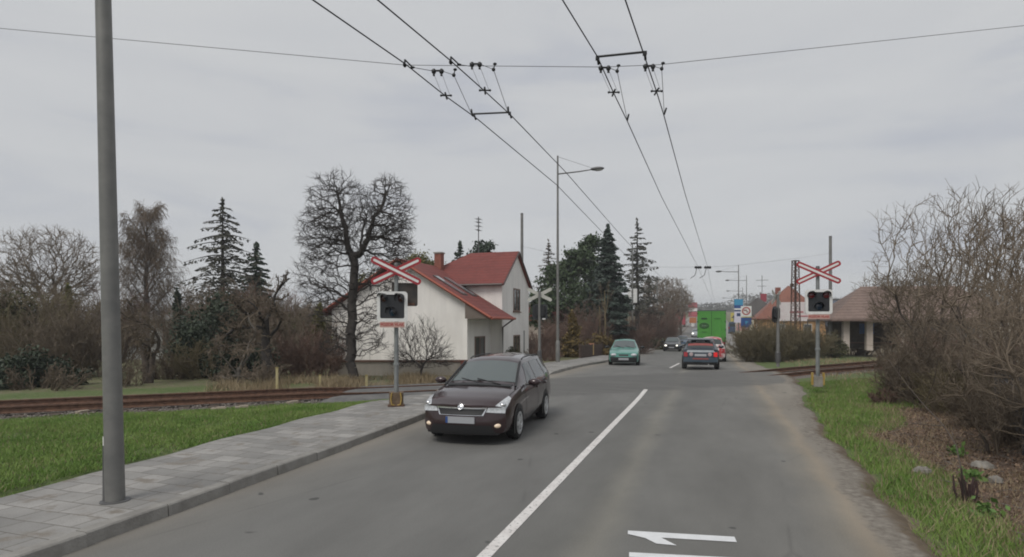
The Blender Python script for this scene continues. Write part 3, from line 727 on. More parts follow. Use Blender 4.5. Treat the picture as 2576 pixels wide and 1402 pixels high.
brown = mat("brown_window_frame", (.14, .078, .055), .5, (.18, .105, .075), 8)
gutter = mat("brown_gutter", (.07, .05, .045), .45)
pane = mat("window_pane", (.085, .085, .08), .06, ior=1.8)
curtain = mat("pale_curtain", (.30, .27, .24), .8)
soffit = mat("soffit_wood", (.16, .13, .11), .8)
brick = mat("chimney_brick", (.20, .07, .05), .9, (.28, .11, .08), 9, bump=.4)
def window(parent, c, w, h, face, m_f=brown, name="window", mull=1):
    "face: '-x','+x','-y','+y' outward normal"
    fx = {'-y': (1, 0, 0, -1), '+y': (1, 0, 0, 1), '+x': (0, 1, 1, 0), '-x': (0, 1, -1, 0)}[face]
    ax = Vector((fx[0], fx[1], 0)); nn = Vector((fx[2], fx[3], 0)); c = Vector(c)
    def bx(mb, u, z, du, dz, d0, d1):
        ct = c+ax*u+Vector((0, 0, z))+nn*((d0+d1)/2); D = ax*du+Vector((0, 0, dz)); 
        sz = (abs(D.x)+abs(nn.x)*(d1-d0), abs(D.y)+abs(nn.y)*(d1-d0), dz); return mb.box(tuple(ct), sz)
    mb = MB(); t = .075
    bx(mb, -w/2+t/2, 0, t, h, -.05, .035); bx(mb, w/2-t/2, 0, t, h, -.05, .035); bx(mb, 0, h/2-t/2, w-2*t, t, -.05, .035); bx(mb, 0, -h/2+t/2, w-2*t, t, -.05, .035)
    for i in range(mull): bx(mb, (i+1)/(mull+1)*w-w/2, 0, t*.9, h-2*t, -.05, .03)
    f = mb.build(name, m_f, parent)
    bx(MB(), 0, 0, w-.1, h-.1, -.05, .006).build("pane", pane, f)
    bx(MB(), 0, -h/2-.03, w+.16, .05, -.05, .10).build("sill", m_f, f)
    return f
hx, hy, _ = W(29.3, -14.0); HZ = -.55
ho = thing("house", "white rendered house with red roof and brown windows behind the bare tree", "house", (hx, hy, 0), ROT)
# local: X = v+14.0, Y = u-29.3
AP, EV = 5.62, 2.46; XR, XL = 5.33, -4.9
def rz_(x): return AP-(AP-EV)*abs(x)/5.33
wl, wr, dp = -4.35, 3.9, 8.4
MB().slab([(wl, 0, HZ+.45), (wr, 0, HZ+.45), (wr, 0, rz_(wr)-.14), (0, 0, AP-.14), (wl, 0, rz_(wl)-.14)], (0, dp, 0)).build("wall", plaster, ho)
MB().slab([(wl-.03, -.03, HZ-.6), (wr+.03, -.03, HZ-.6), (wr+.03, -.03, HZ+.45), (wl-.03, -.03, HZ+.45)], (0, dp+.06, 0)).build("socle", socle, ho)
# wing
w0, w1, wx0, wx1 = 3.4, 8.6, -1.9, 4.62; WR, WE = 6.53, 4.40; wc = (w0+w1)/2
MB().slab([(wx1, w0, HZ+.45), (wx1, w1, HZ+.45), (wx1, w1, WE+.1), (wx1, wc, WR-.12), (wx1, w0, WE+.1)], (-(wx1-wr)-.0, 0, 0)).build("wing_wall", plaster, ho)
MB().slab([(wx0, w0+.02, 2.2), (wr-.004, w0+.02, 2.2), (wr-.004, w0+.02, WE+.06), (wx0, w0+.02, WE+.06)], (0, w1-w0-.04, 0)).build("wing_wall", plaster, ho)
MB().box((wx1-.35, wc, HZ-.05), (.82, w1-w0+.06, 1.0)).build("socle", socle, ho)
th = (0, 0, -.13)
rf = MB()
rf.slab([(0, -.35, AP), (XR, -.35, EV), (XR, w0+.02, EV), (0, w0+.02, AP)], th)
rf.slab([(0, w0+.02, AP), (3.88, w0+.02, rz_(3.88)), (3.88, dp+.3, rz_(3.88)), (0, dp+.3, AP)], th)
rf.slab([(0, -.35, AP), (0, dp+.3, AP), (XL, dp+.3, rz_(XL)), (XL, -.35, rz_(XL))], th)
roof = rf.build("roof", roof_red, ho)
e0, e1 = w0-.25, w1+.25; xe = wx1+.16; xh = 1.6; xk = -1.9; WEo = WE-.0
wf = MB()
wf.slab([(xh, wc, WR), (xe, wc, WR), (xe, e0, WEo), (xk, e0, WEo)], th); wf.slab([(xh, wc, WR), (xk, e1, WEo), (xe, e1, WEo), (xe, wc, WR)], th)
wf.slab([(xh, wc, WR), (xk, e0, WEo), (xk, e1, WEo)], th)
wroof = wf.build("roof", roof_red, ho)
# verge trims, gutters
MB().tube([(0, -.37, AP-.05), (XR, -.37, EV-.05)], .075, 4).tube([(XL, -.37, rz_(XL)-.05), (0, -.37, AP-.05)], .075, 4).build("verge_trim", roof_trim, roof)
MB().tube([(xe+.02, e0, WEo-.06), (xe+.02, wc, WR-.06), (xe+.02, e1, WEo-.06)], .06, 4).build("verge_trim", gutter, wroof)
MB().tube([(XR+.05, -.35, EV-.07), (XR+.05, w0+.05, EV-.07)], .07, 8).build("gutter", roof_trim, roof)
MB().tube([(1.9, e0-.05, WEo-.07), (xe-.05, e0-.05, WEo-.07)], .07, 8).build("gutter", gutter, wroof)
MB().tube([(XR+.03, w0-.15, EV-.1), (wx1+.08, w0-.10, EV-.55), (wx1+.08, w0-.10, HZ)], .05, 8).build("downpipe", gutter, ho)
MB().slab([(wr, -.30, rz_(wr)-.17), (XR-.05, -.30, EV-.09), (wr, -.30, EV-.09)], (0, w0+.3, 0)).build("soffit", soffit, ho)
for yy in (.75, 2.15):
    x0, x1 = 1.55, 3.35; s_ = MB().slab([(x0, yy, rz_(x0)+.07), (x1, yy, rz_(x1)+.07), (x1, yy+.62, rz_(x1)+.07), (x0, yy+.62, rz_(x0)+.07)], (0, 0, -.12)).build("skylight", gutter, roof)
    MB().slab([(x0+.1, yy+.1, rz_(x0+.1)+.08), (x1-.1, yy+.1, rz_(x1-.1)+.08), (x1-.1, yy+.52, rz_(x1-.1)+.08), (x0+.1, yy+.52, rz_(x0+.1)+.08)], (0, 0, -.05)).build("pane", mat("skylight_pane", (.22, .24, .26), .08, ior=1.8), s_)
ch = MB().box((.2, 4.4, AP+.1), (.44, .44, 1.3)).build("chimney", brick, roof)
MB().box((.2, 4.4, AP+.79), (.54, .54, .08)).build("chimney_cap", concrete, ch)
window(ho, (wx1, wc+.05, 3.55), 1.25, 1.4, '+x'); window(ho, (wx1, wc+.05, .72), 1.25, 1.4, '+x'); window(ho, (wr, 1.75, .72), 1.5, 1.4, '+x')
an = MB().tube([(1.9, wc+.6, WR-.7), (1.9, wc+.6, 8.9)], .03, 6)
for zz_, w_ in ((8.75, .35), (8.55, .3), (8.3, .38), (8.05, .25)):
    for dx in np.linspace(-w_, w_, 4): an.tube([(1.9+dx*.4, wc+.6-.35, zz_), (1.9+dx*.4, wc+.6+.35, zz_)], .012, 4)
    an.tube([(1.9-w_*.4, wc+.6, zz_), (1.9+w_*.4, wc+.6, zz_)], .012, 4)
an.build("aerial", steel_d, wroof)

# low garden wall before the house
gw = thing("garden_wall", "low beige garden wall with dark brown coping below the white house", "garden wall", (-6.9, 23.7, -.2), .02)
MB().box((2.7, 0, .28), (5.9, .2, 1.0)).build("wall", socle, gw); MB().box((2.7, 0, .82), (6.1, .30, .075)).build("coping", brown, gw)
MB().box((4.95, -.17, .35), (.16, .1, 1.0)).build("red_post", mat("dull_red_post", (.18, .05, .035), .8), gw)

def simple_house(name, label, c, w, d, h, rh, wall_m, roof_m, hip=1.0, rz=ROT, ov=.4, cat="house"):
    "x = w, y = d, ridge along y unless hipped"
    t = thing(name, label, cat, c, rz)
    MB().box((0, 0, h/2-.5), (w, d, h+1)).build("wall", wall_m, t)
    W2, D2 = w/2+ov, d/2+ov; k = hip*min(W2, D2)
    r = MB()
    if d >= w: a, b = (0, -D2+k, h+rh), (0, D2-k, h+rh)
    else: a, b = (-W2+k, 0, h+rh), (W2-k, 0, h+rh)
    q = [(-W2, -D2, h), (W2, -D2, h), (W2, D2, h), (-W2, D2, h)]
    v = q+[a, b]
    f = [(0, 1, 4), (1, 2, 5, 4), (2, 3, 5), (3, 0, 4, 5)] if d >= w else [(0, 1, 5, 4), (1, 2, 5), (2, 3, 4, 5), (3, 0, 4)]
    v2 = [(p[0], p[1], p[2]-.14) for p in v]
    r.add(v, f); r.add(v2, [g[::-1] for g in f]); r.add([p for p in q]+[(p[0], p[1], p[2]-.14) for p in q], [(i, i+4, (i+1) % 4+4, (i+1) % 4) for i in range(4)])
    r.build("roof", roof_m, t)
    return t
roof_or = tile_mat("weathered_orange_tiles", (.20, .075, .05), (.27, .115, .08))
roof_gr = tile_mat("grey_roof_tiles", (.075, .07, .068), (.11, .10, .095))
ochre = render_mat("ochre_house_plaster", (.48, .27, .12), (.55, .33, .16)); cream = render_mat("cream_house_plaster", (.50, .46, .34), (.58, .53, .42))
coral = render_mat("coral_house_plaster", (.44, .15, .105), (.50, .19, .14)); pink = render_mat("pale_pink_plaster", (.50, .43, .37), (.60, .53, .47))
c = P(2012, 800, 70); t = simple_house("house", "ochre house with steep weathered red hip roof behind the rusty lattice mast", (c[0], c[1]+3, -.3), 7.2, 8.5, 3.05, 4.0, ochre, roof_or, .97)
window(t, (-1.2, -4.25, 1.8), .9, 1.2, '-y', white); window(t, (1.6, -4.25, 1.8), .9, 1.2, '-y', white); window(t, (-3.6, -1, 1.8), .9, 1.2, '-x', white)
MB().box((-.9, 2.5, 6.2), (.6, .6, 1.6)).build("chimney", brick, t)
c = P(1915, 800, 98); t = simple_house("house", "cream house with dark grey roof and red chimney beyond the ochre house", (c[0], c[1]+2, .2), 6.3, 9.0, 3.3, 2.9, cream, roof_gr, .25)
window(t, (-3.15, -2.4, 1.8), .9, 1.3, '-x', white); window(t, (-3.15, .6, 1.8), .9, 1.3, '-x', white); window(t, (0, -4.5, 1.8), .9, 1.3, '-y', white)
q = MB().box((1.0, -1.5, 6.2), (.9, .7, 1.3)).build("chimney", mat("red_chimney", (.30, .04, .06), .7), t)
MB().tube([(.9, 0, 5.6), (.9, 0, 10)], .05, 5).tube([(-.1, 0, 9.2), (1.9, 0, 9.2)], .035, 4).tube([(.2, 0, 8.2), (1.6, 0, 8.2)], .035, 4).build("aerial", steel_d, t)
c = P(1873, 800, 125); t = simple_house("house", "low dark roofed house farthest along the right side", (c[0]+1, c[1], .6), 6, 9, 2.9, 2.4, cream, roof_gr, .2)
window(t, (-3.0, -2, 1.7), .9, 1.3, '-x', white)
c = P(1691, 830, 118); t = simple_house("house", "coral red house with dark roof on the far left of the road", (c[0]-.6, c[1]+3, -.2), 4.6, 8, 3.2, 2.0, coral, roof_gr, .1, ROT)
window(t, (2.3, -1.5, 1.7), .8, 1.1, '+x', white); window(t, (.6, -4, 1.7), .8, 1.1, '-y', white)
c = P(1341, 790, 60); t = simple_house("house", "red roofed house corner peeping between white house and conifers", (c[0]+1.5, c[1], -.6), 5, 6, 3.1, 2.2, pink, roof_red, .2)
window(t, (1.0, -3, 1.6), .9, 1.2, '-y', brown)
c = P(400, 850, 46); t = simple_house("house", "pale flat roofed house hidden behind the bare thicket on the left", (c[0], c[1], -.3), 9.6, 7, 2.75, .35, render_mat("dull_white_plaster", (.40, .41, .40), (.50, .50, .49)), mat("grey_roof_felt", (.15, .155, .155), .8, (.20, .20, .20), 2), .3, .12)
for xx in (-3, -.6, 2.4): window(t, (xx, -3.5, 1.5), 1.2, 1.1, '-y', brown)
MB().tube([(2.5, 0, 2.8), (2.5, 0, 6.0)], .05, 6).build("chimney_pipe", white, t)
# shelter with hip roof behind the shrubs
c = P(2335, 890, 37); t = thing("shelter", "hip roofed tiled shelter with pale columns behind the bare shrubs on the right", "shelter", (c[0], c[1]+2, .42), ROT*.6)
wS, dS, hS = 9.6, 4.2, 2.0
MB().box((2.1, .6, hS/2), (5.0, 2.8, hS)).build("wall", pink, t)
for xx in (-4.25, -2.9, -.95): MB().box((xx, -1.75, hS/2), (.36, .36, hS)).build("column", pink, t)
MB().box((-1.9, 1.2, hS/2), (5, .15, hS)).build("back_wall", mat("dark_timber_wall", (.09, .075, .06), .9, (.13, .11, .09), 4), t)  # back wall in a dark brown timber colour
MB().box((-2.0, 1.1, 1.35), (.9, .04, .7)).build("blue_notice", mat("notice_blue", (.05, .14, .38), .5), t)
MB().box((-1.9, .85, .4), (3.4, .4, .08)).build("bench", brown, t)
W2, D2 = wS/2+.55, dS/2+.5; v = [(-W2, -D2, hS), (W2, -D2, hS), (W2, D2, hS), (-W2, D2, hS), (-W2+2.6, 0, hS+2.15), (W2-2.6, 0, hS+2.15)]; f = [(0, 1, 5, 4), (1, 2, 5), (2, 3, 4, 5), (3, 0, 4)]
mb = MB().add(v, f); mb.add([(p[0], p[1], p[2]-.16) for p in v], [g[::-1] for g in f]); mb.add(v[:4]+[(p[0], p[1], p[2]-.16) for p in v[:4]], [(i, i+4, (i+1) % 4+4, (i+1) % 4) for i in range(4)])
mb.build("roof", tile_mat("mossy_brown_tiles", (.165, .115, .095), (.225, .16, .135)), t)
for xx in (1.2, 3.2): window(t, (xx, -.8, 1.2), .8, .9, '-y', brown)
# boards
x, y, z = at(2099, 870, 44); t = thing("billboard", "grey blue board on posts behind the right crossing signal", "billboard", (x, y, z), -.25)
MB().box((0, 0, 2.35), (1.25, .08, 2.0)).build("panel", mat("grey_blue_board", (.17, .20, .26), .5, (.22, .25, .31), 3), t)
MB().box((0, 0, 3.40), (1.45, .14, .08)).build("top_rail", steel_d, t)
for s in (-.5, .5): MB().box((s, .06, .6), (.09, .09, 1.6)).build("leg", steel_d, t)
x, y, z = at(2012, 850, 58); t = thing("billboard", "pinkish white hoarding in front of the ochre house", "billboard", (x, y, z), ROT)
MB().box((-.35, 0, 2.55), (3.0, .08, 1.85)).build("panel", mat("pinkish_white_board", (.62, .54, .55), .5, (.70, .66, .66), 1.6), t)
MB().box((-.3, -.06, 2.5), (1.2, .02, .16)).box((.3, -.06, 2.1), (1.0, .02, .12)).build("faded_print", mat("faded_red_print", (.45, .16, .18), .6), t)
for s in (-1.4, .7): MB().box((s, .08, .8), (.1, .1, 1.8)).build("leg", steel_d, t)
hazed_red = mat('hazed_red_sign', (.42, .10, .12), .6)  # totem red dulled: distance haze put into the colour
x, y, z = at(1743, 832, 150); t = thing("totem_sign", "tall red and white totem sign left of the green lorry", "sign", (x, y, z), ROT)
MB().box((0, 0, 2.0), (.7, .5, 4.4)).build("stem", white, t)
for i, (m_, h_) in enumerate(((hazed_red, 1.3), (white, .7), (hazed_red, 1.3))): MB().box((0, -.1, 4.1+i*1.15), (2.1, .5, h_)).build("panel", m_, t)
MB().box((0, -.1, 2.6), (1.7, .45, 1.4)).build("panel", mat("sign_orange", (.45, .16, .05), .5), t)
x, y, z = at(1848, 832, 140); t = thing("road_sign", "small yellow board beyond the lorry, on the right", "road sign", (x, y, z), ROT)
MB().box((0, 0, 3.2), (1.7, .08, 2.0)).build("panel", yb, t); MB().tube([(0, .08, -.2), (0, .08, 3)], .08, 6).build("post", steel_d, t)
x, y, z = at(1869, 842, 88); t = thing("banner", "faded red and white banner fixed along the low fence by the right footway", "banner", (x, y, z), ROT)
MB().slab([(-.9, 0, .6), (.9, 0, .6), (.9, 0, 1.5), (.2, 0, 1.9), (-.9, 0, 1.5)], (0, .05, 0)).build("panel", mat("faded_red_banner", (.42, .12, .11), .6, (.55, .38, .35), 1.2), t)
for s in (-.8, .8): MB().box((s, .08, .5), (.08, .08, 1.2)).build("post", steel_d, t)

# fences, bins, posts
wood = mat("dark_fence_wood", (.055, .035, .028), .85, (.09, .06, .045), 5)
def picket(label, a, b, h, m, ends=2.0, gap=.14, w=.10, zf=None):
    dx, dy = b[0]-a[0], b[1]-a[1]; L = math.hypot(dx, dy); t = thing("fence", label, "fence", (a[0], a[1], 0), math.atan2(dy, dx))
    mb = MB(); n = int(L/gap)
    for i in range(n):
        f = (i+.5)/n; z = G(a[0]+dx*f, a[1]+dy*f); mb.box((L*f, 0, z+h/2+.04), (w, .025, h-.05+.06*math.sin(i*7.3)))
    mb.build("slat_panel", m, t)
    for k in (.25, .8):
        pts = [(L*f, .04, G(a[0]+dx*f, a[1]+dy*f)+h*k) for f in np.linspace(0, 1, 8)]; MB().tube(pts, .04, 4).build("rail", m, t)
    for i in range(int(L/ends)+1):
        f = min(1, i*ends/L); MB().box((L*f, .08, G(a[0]+dx*f, a[1]+dy*f)+h/2), (.11, .11, h+.2)).build("post", m, t)
    return t
p1, p2 = P(1462, 905, 39), P(1558, 884, 50); picket("dark brown wooden fence under the conifers beside the left footway", p1, p2, 1.0, wood)
picket("dark weathered plank fence deep in the shrubs at the right edge", W(7.6, 5.75), W(15.0, 7.3), 1.15, mat("grey_weathered_plank", (.045, .04, .04), .9, (.08, .075, .075), 6), 2.2, .13, .12)
x, y, z = at(1487, 893, 42); t = thing("grit_bin", "yellow grit bin standing before the dark fence on the left footway edge", "grit bin", (x, y, z), ROT)
MB().slab([(p[0], p[1], 0) for p in rrect(.36, .34, .05)], (.0, 0, .72)).build("body", mat("dull_yellow_plastic", (.46, .30, .09), .6, (.52, .36, .13), 5), t)
MB().slab([(p[0], p[1], .72) for p in rrect(.40, .38, .06)], (0, 0, .08)).build("lid", mat("faded_red_lid", (.42, .20, .13), .6), t)
for i, (px, py, h, lab) in enumerate(((697, 985, .80, "yellow marker post by the track, left of the others"), (805, 972, .36, "short yellow marker post half hidden in dry grass"), (922, 976, .48, "yellow marker post between the big bare tree and the near signal"))):
    Y = (2.1)*F/(py-HY); x, y, _ = P(px, py, Y); t = thing("marker_post", lab, "post", (x, y, G(x, y)), .2*i, "yellow marker posts behind the track")
    MB().box((0, 0, h/2), (.07, .05, h)).build("post", mat("pale_yellow_paint", (.40, .34, .17), .7, (.46, .40, .22), 6), t); MB().box((0, 0, h), (.085, .065, .03)).build("cap", mat("post_cap", (.32, .26, .1), .7), t)

# ------------------------------------------------------------------ vehicles
glass_car = mat("car_glass", (.035, .045, .045), .04, ior=1.75)
glass_front = mat("car_windscreen_glass", (.085, .105, .105), .05, ior=1.85)
tyre_m = mat("tyre_rubber", (.015, .015, .016), .85)
rim_m = mat("alloy_rim", (.66, .67, .68), .28, metal=.6)
rim_d = mat("grey_wheel_cover", (.20, .20, .21), .4, metal=.5)
chrome = mat("chrome_trim", (.75, .75, .76), .15, metal=1.0)
trim = mat("black_car_trim", (.015, .015, .016), .5)
lamp_w = mat("headlamp_lens", (.62, .64, .66), .08, (.40, .42, .44), 22, coat=.5, ior=1.6)
lamp_on = mat("lit_headlamp", (.9, .88, .8), .2, emit=((1, .96, .85), 1.6))
fog_on = mat("lit_fog_lamp", (.8, .65, .5), .2, emit=((1, .72, .45), .10))
tail_m = mat("tail_lamp_red", (.32, .01, .015), .15, coat=.5)
tail_on = mat("lit_brake_lamp", (.5, .01, .01), .2, emit=((1, .03, .03), .18))
plate_m = mat("number_plate", (.36, .37, .39), .5)
seam = mat("panel_gap", (.004, .004, .004), .8)
def paint_m(name, c, c2=None, metal=.25): return mat(name, c, .32, c2 or tuple(min(1, x*1.12) for x in c), 2.0, metal=metal, coat=.9)

class Car:
    # station: x, half width w, bottom zf, belt/hood-edge zb, roof-edge (yr, zr), top zt, bow
    def __init__(s, st, name, label, loc, yaw, paintm, wheel_x, rw=.30, group=None, lower=None):
        s.st = np.array(st, float); s.t = thing(name, label, "car" if name != "delivery_lorry" else "lorry", loc, yaw, group); s.wx = wheel_x; s.rw = rw
        s.hull(paintm)
        for nm, xx in (("front", wheel_x[0]), ("rear", wheel_x[1])):
            pass
    def row(s, a):
        "section points (x,y,z) rows 0..8 for a station vector"
        x, w, zf, zb, yr, zrr, zt, bow = a
        zs = zf+(zb-zf)*np.array([0, .10, .32, .55, .86, 1.0]); ys = w*np.array([.84, .95, .995, 1.0, .975, .945])
        pts = [(y, z) for y, z in zip(ys, zs)]+[(yr, zrr), (yr*.62, zrr+(zt-zrr)*.72), (0, zt)]
        return [(x - (1 if x > 0 else -1)*bow*(abs(y)/w)**2.6, y, z) for y, z in pts]
    def S(s, a, t):
        a = min(max(a, 0), len(s.st)-1.0001); i = int(a); f = a-i
        v = s.st[i]*(1-f)+s.st[i+1]*f
        r = s.row(v); t = min(max(t, 0), 7.9999); k = int(t); g = t-k
        return Vector(r[k])*(1-g)+Vector(r[k+1])*g
    def hull(s, m):
        mb = MB(); sub = 3; nS = (len(s.st)-1)*sub+1; ts = [0, 1, 2, 3, 4, 5, 5.5, 6, 6.5, 7, 7.5, 8]; nT = len(ts)
        vs = []
        for j in range(nS):
            for t in ts: vs.append(tuple(s.S(j/sub, t)))
        for j in range(nS):
            for t in ts[:-1]: p = s.S(j/sub, t); vs.append((p.x, -p.y, p.z))
        o2 = nS*nT; n2 = nT-1
        def L(j, i): return j*nT+i
        def Rr(j, i): return o2+j*n2+i if i < n2 else L(j, nT-1)
        fs = []
        for j in range(nS-1):
            for i in range(nT-1):
                fs.append((L(j, i), L(j+1, i), L(j+1, i+1), L(j, i+1))); fs.append((Rr(j, i), Rr(j, i+1), Rr(j+1, i+1), Rr(j+1, i)))
            fs.append((L(j, 0), Rr(j, 0), Rr(j+1, 0), L(j+1, 0)))
        mb.add(vs, fs)
        # end caps: bowed grids
        for e, a in ((0, s.st[0]), (1, s.st[-1])):
            x, w, zf, zb, yr, zrr, zt, bow = a; r = s.row(a); sg = 1 if x > 0 else -1; N = 10; vs = []; fs = []
            for (px, py, pz) in r:
                for i in range(N+1):
                    y = py*(1-2*i/N); vs.append((x-sg*bow*(abs(y)/w)**2.6 + sg*s.bulge(pz, zf, zb), y, pz))
            for k in range(len(r)-1):
                for i in range(N):
                    q = k*(N+1)+i; f = (q, q+1, q+N+2, q+N+1); fs.append(f if e == 0 else f[::-1])
            # edge points must meet the hull: leave the rim unbulged
            for k in range(len(r)):
                for i in (0, N): v = vs[k*(N+1)+i]; y = v[1]; vs[k*(N+1)+i] = (x-sg*bow*(abs(y)/w)**2.6, y, v[2])
            mb.add(vs, fs)
        s.body = mb.build("body", m, s.t, smooth=40)
    @staticmethod
    def bulge(z, zf, zb): u = (z-zf)/max(.01, zb-zf); return .05*max(0, 1-((u-.42)/.5)**2)
    def endx(s, e, y, z):
        a = s.st[0] if e == 0 else s.st[-1]; x, w, zf, zb, yr, zrr, zt, bow = a; sg = 1 if x > 0 else -1
        return x-sg*bow*(abs(y)/w)**2.6+sg*s.bulge(z, zf, zb)
    def panel(s, name, m, q, off=.006, side=0, n=(6, 4), parent=None, rnd=False):
        "q: four (station,row) corners; side +1/-1 flank, 0 across the middle (row mirrored: t>8 goes to the other side)"
        def pt(a, t):
            if side: p = s.S(a, t); return Vector((p.x, p.y*side, p.z))
            if t <= 8: return s.S(a, t)
            p = s.S(a, 16-t); return Vector((p.x, -p.y, p.z))
        return s._grid(name, m, [[pt(*s._bil(q, i/n[0], j/n[1])) for j in range(n[1]+1)] for i in range(n[0]+1)], off, parent)
    @staticmethod
    def _bil(q, u, v):
        return tuple((q[0][k]*(1-u)+q[1][k]*u)*(1-v)+(q[3][k]*(1-u)+q[2][k]*u)*v for k in (0, 1))
    def endp(s, name, m, e, q, off=.006, n=(8, 3), parent=None):
        "q: four (y,z) corners on the front (0) or rear (1) face"
        sg = 1 if e == 0 else -1
        g = [[(lambda y, z: Vector((s.endx(e, y, z)+sg*off, y, z)))(*s._bil(q, i/n[0], j/n[1])) for j in range(n[1]+1)] for i in range(n[0]+1)]
        return s._grid(name, m, g, 0, parent)
    def _grid(s, name, m, g, off, parent):
        A, B = len(g), len(g[0]); c = Vector((0, 0, .75)); mb = MB(); vs = []
        for i in range(A):
            for j in range(B):
                du = g[min(i+1, A-1)][j]-g[max(i-1, 0)][j]; dv = g[i][min(j+1, B-1)]-g[i][max(j-1, 0)]; nn = du.cross(dv)
                if nn.length < 1e-9: nn = g[i][j]-c
                nn.normalize()
                if nn.dot(g[i][j]-Vector((g[i][j].x*.8, 0, .6))) < 0: nn = -nn
                vs.append(g[i][j]+nn*off)
        fs = [(i*B+j, (i+1)*B+j, (i+1)*B+j+1, i*B+j+1) for i in range(A-1) for j in range(B-1)]
        return mb.add(vs, fs).build(name, m, parent or s.t, smooth=60)
    def wheels(s, rim=rim_m, spokes=5, y=None, wd=.2):
        for xx in s.wx:
            for sd in (1, -1):
                w = s.wid(xx); r = s.rw; yy = (y or w-.085)
                t = MB().lathe([(r*.62, -wd/2), (r*.9, -wd/2), (r*.985, -wd*.36), (r, 0), (r*.985, wd*.36), (r*.9, wd/2), (r*.68, wd/2), (r*.64, wd*.3)], 26, 'y').build("wheel", tyre_m, s.t, smooth=40, loc=(xx, sd*yy, r))
                mb = MB(); o = sd*wd*.5
                mb.lathe([(r*.67, o-.02*sd), (r*.69, o+.006*sd), (r*.60, o+.006*sd), (r*.57, o-.03*sd)], 24, 'y')
                for k in range(spokes):
                    a = 2*math.pi*k/spokes+.3; M = Matrix.Rotation(a, 3, 'Y'); mb.box((0, o-.004*sd, 0), (.055, .02, r*.62), 0, None) if False else mb.box(tuple(M @ Vector((0, 0, r*.32))+Vector((0, o-.006*sd, 0))), (r*.24, .018, r*.60), 0, M)
                mb.lathe([(0, o+.012*sd), (r*.16, o+.008*sd), (r*.17, o-.01*sd)], 12, 'y')
                mb.build("rim", rim, t, smooth=40)
                MB().lathe([(0, o-.045*sd), (r*.64, o-.045*sd)], 18, 'y').build("brake_disc", trim, t)
                mb = MB(); k = 20; vs = []
                for i in range(k+1):
                    a = math.pi*i/k
                    for rr in (r*.9, r*1.19): vs.append((xx+rr*math.cos(a), sd*(w+.004), s.rw+rr*math.sin(a)-.0))
                mb.add(vs, [(2*i, 2*i+1, 2*i+3, 2*i+2) for i in range(k)]); mb.add([(xx+r*1.19, sd*(w+.003), r), (xx-r*1.19, sd*(w+.003), r), (xx-r*1.15, sd*(w+.003), .16), (xx+r*1.15, sd*(w+.003), .16)], [(0, 1, 2, 3)])
                vs = [(xx, sd*(w+.003), r)]+[(xx+r*1.19*math.cos(math.pi*i/k), sd*(w+.003), r+r*1.19*math.sin(math.pi*i/k)) for i in range(k+1)]
                mb.add(vs, [(0, i, i+1) for i in range(1, k+1)]); mb.build("wheel_arch", trim, s.t)
    def wid(s, x):
        xs = s.st[:, 0]; return float(np.interp(-x, -xs, s.st[:, 1]))
    def mirror(s, x, z, m, w=.86):
        for sd in (1, -1):
            o = MB().ell((x, sd*(w+.10), z), (.075, .125, .075), 12, 8).build("mirror", m, s.t, smooth=60)
            MB().tube([(x, sd*(w-.08), z-.05), (x, sd*(w+.05), z-.03)], .025, 6).build("mirror_arm", trim, o)
    def lens(s, name, m, c, r, yaw=0, tilt=0, both=True):
        for sd in ((1, -1) if both else (1,)):
            M = Matrix.Rotation(sd*yaw, 3, 'Z') @ Matrix.Rotation(tilt, 3, 'Y')
            MB().ell((c[0], sd*c[1], c[2]), r, 16, 10, M).build(name, m, s.t, smooth=70)
    def box(s, name, m, c, d, parent=None): return MB().box(c, d).build(name, m, parent or s.t)

# brown estate car
brownp = paint_m("dark_brown_metallic_paint", (.030, .013, .015), (.040, .018, .020), .35)
fa = [( 2.05, .755, .20, .665, .58, .70, .73, .20), ( 1.86, .80, .19, .745, .60, .785, .815, .15), (1.5, .82, .18, .835, .62, .875, .905, .10), (1.05, .822, .18, .905, .655, .935, .965, .10),
      (.95, .822, .18, .915, .69, .955, .985, .10), (.12, .822, .18, .945, .56, 1.36, 1.425, .05), (-.05, .822, .18, .95, .555, 1.395, 1.465, .02), (-.9, .822, .18, .97, .56, 1.425, 1.495, 0), (-1.55, .815, .18, .985, .55, 1.41, 1.48, 0),
      (-1.98, .79, .22, .99, .53, 1.37, 1.43, .02), (-2.18, .76, .25, .96, .60, 1.02, 1.04, .10)]
fx, fy = -.36, 12.27; yaw = math.atan2(-.967, -.253)
c = Car(fa, "estate_car", "dark brown estate car driving towards the viewer in the oncoming lane", (fx, fy, 0), yaw, brownp, (1.22, -1.24), .305)
c.panel("windscreen", glass_front, [(4.12, 6.12), (4.12, 9.88), (4.93, 9.85), (4.93, 6.15)], .006, 0, (6, 6))
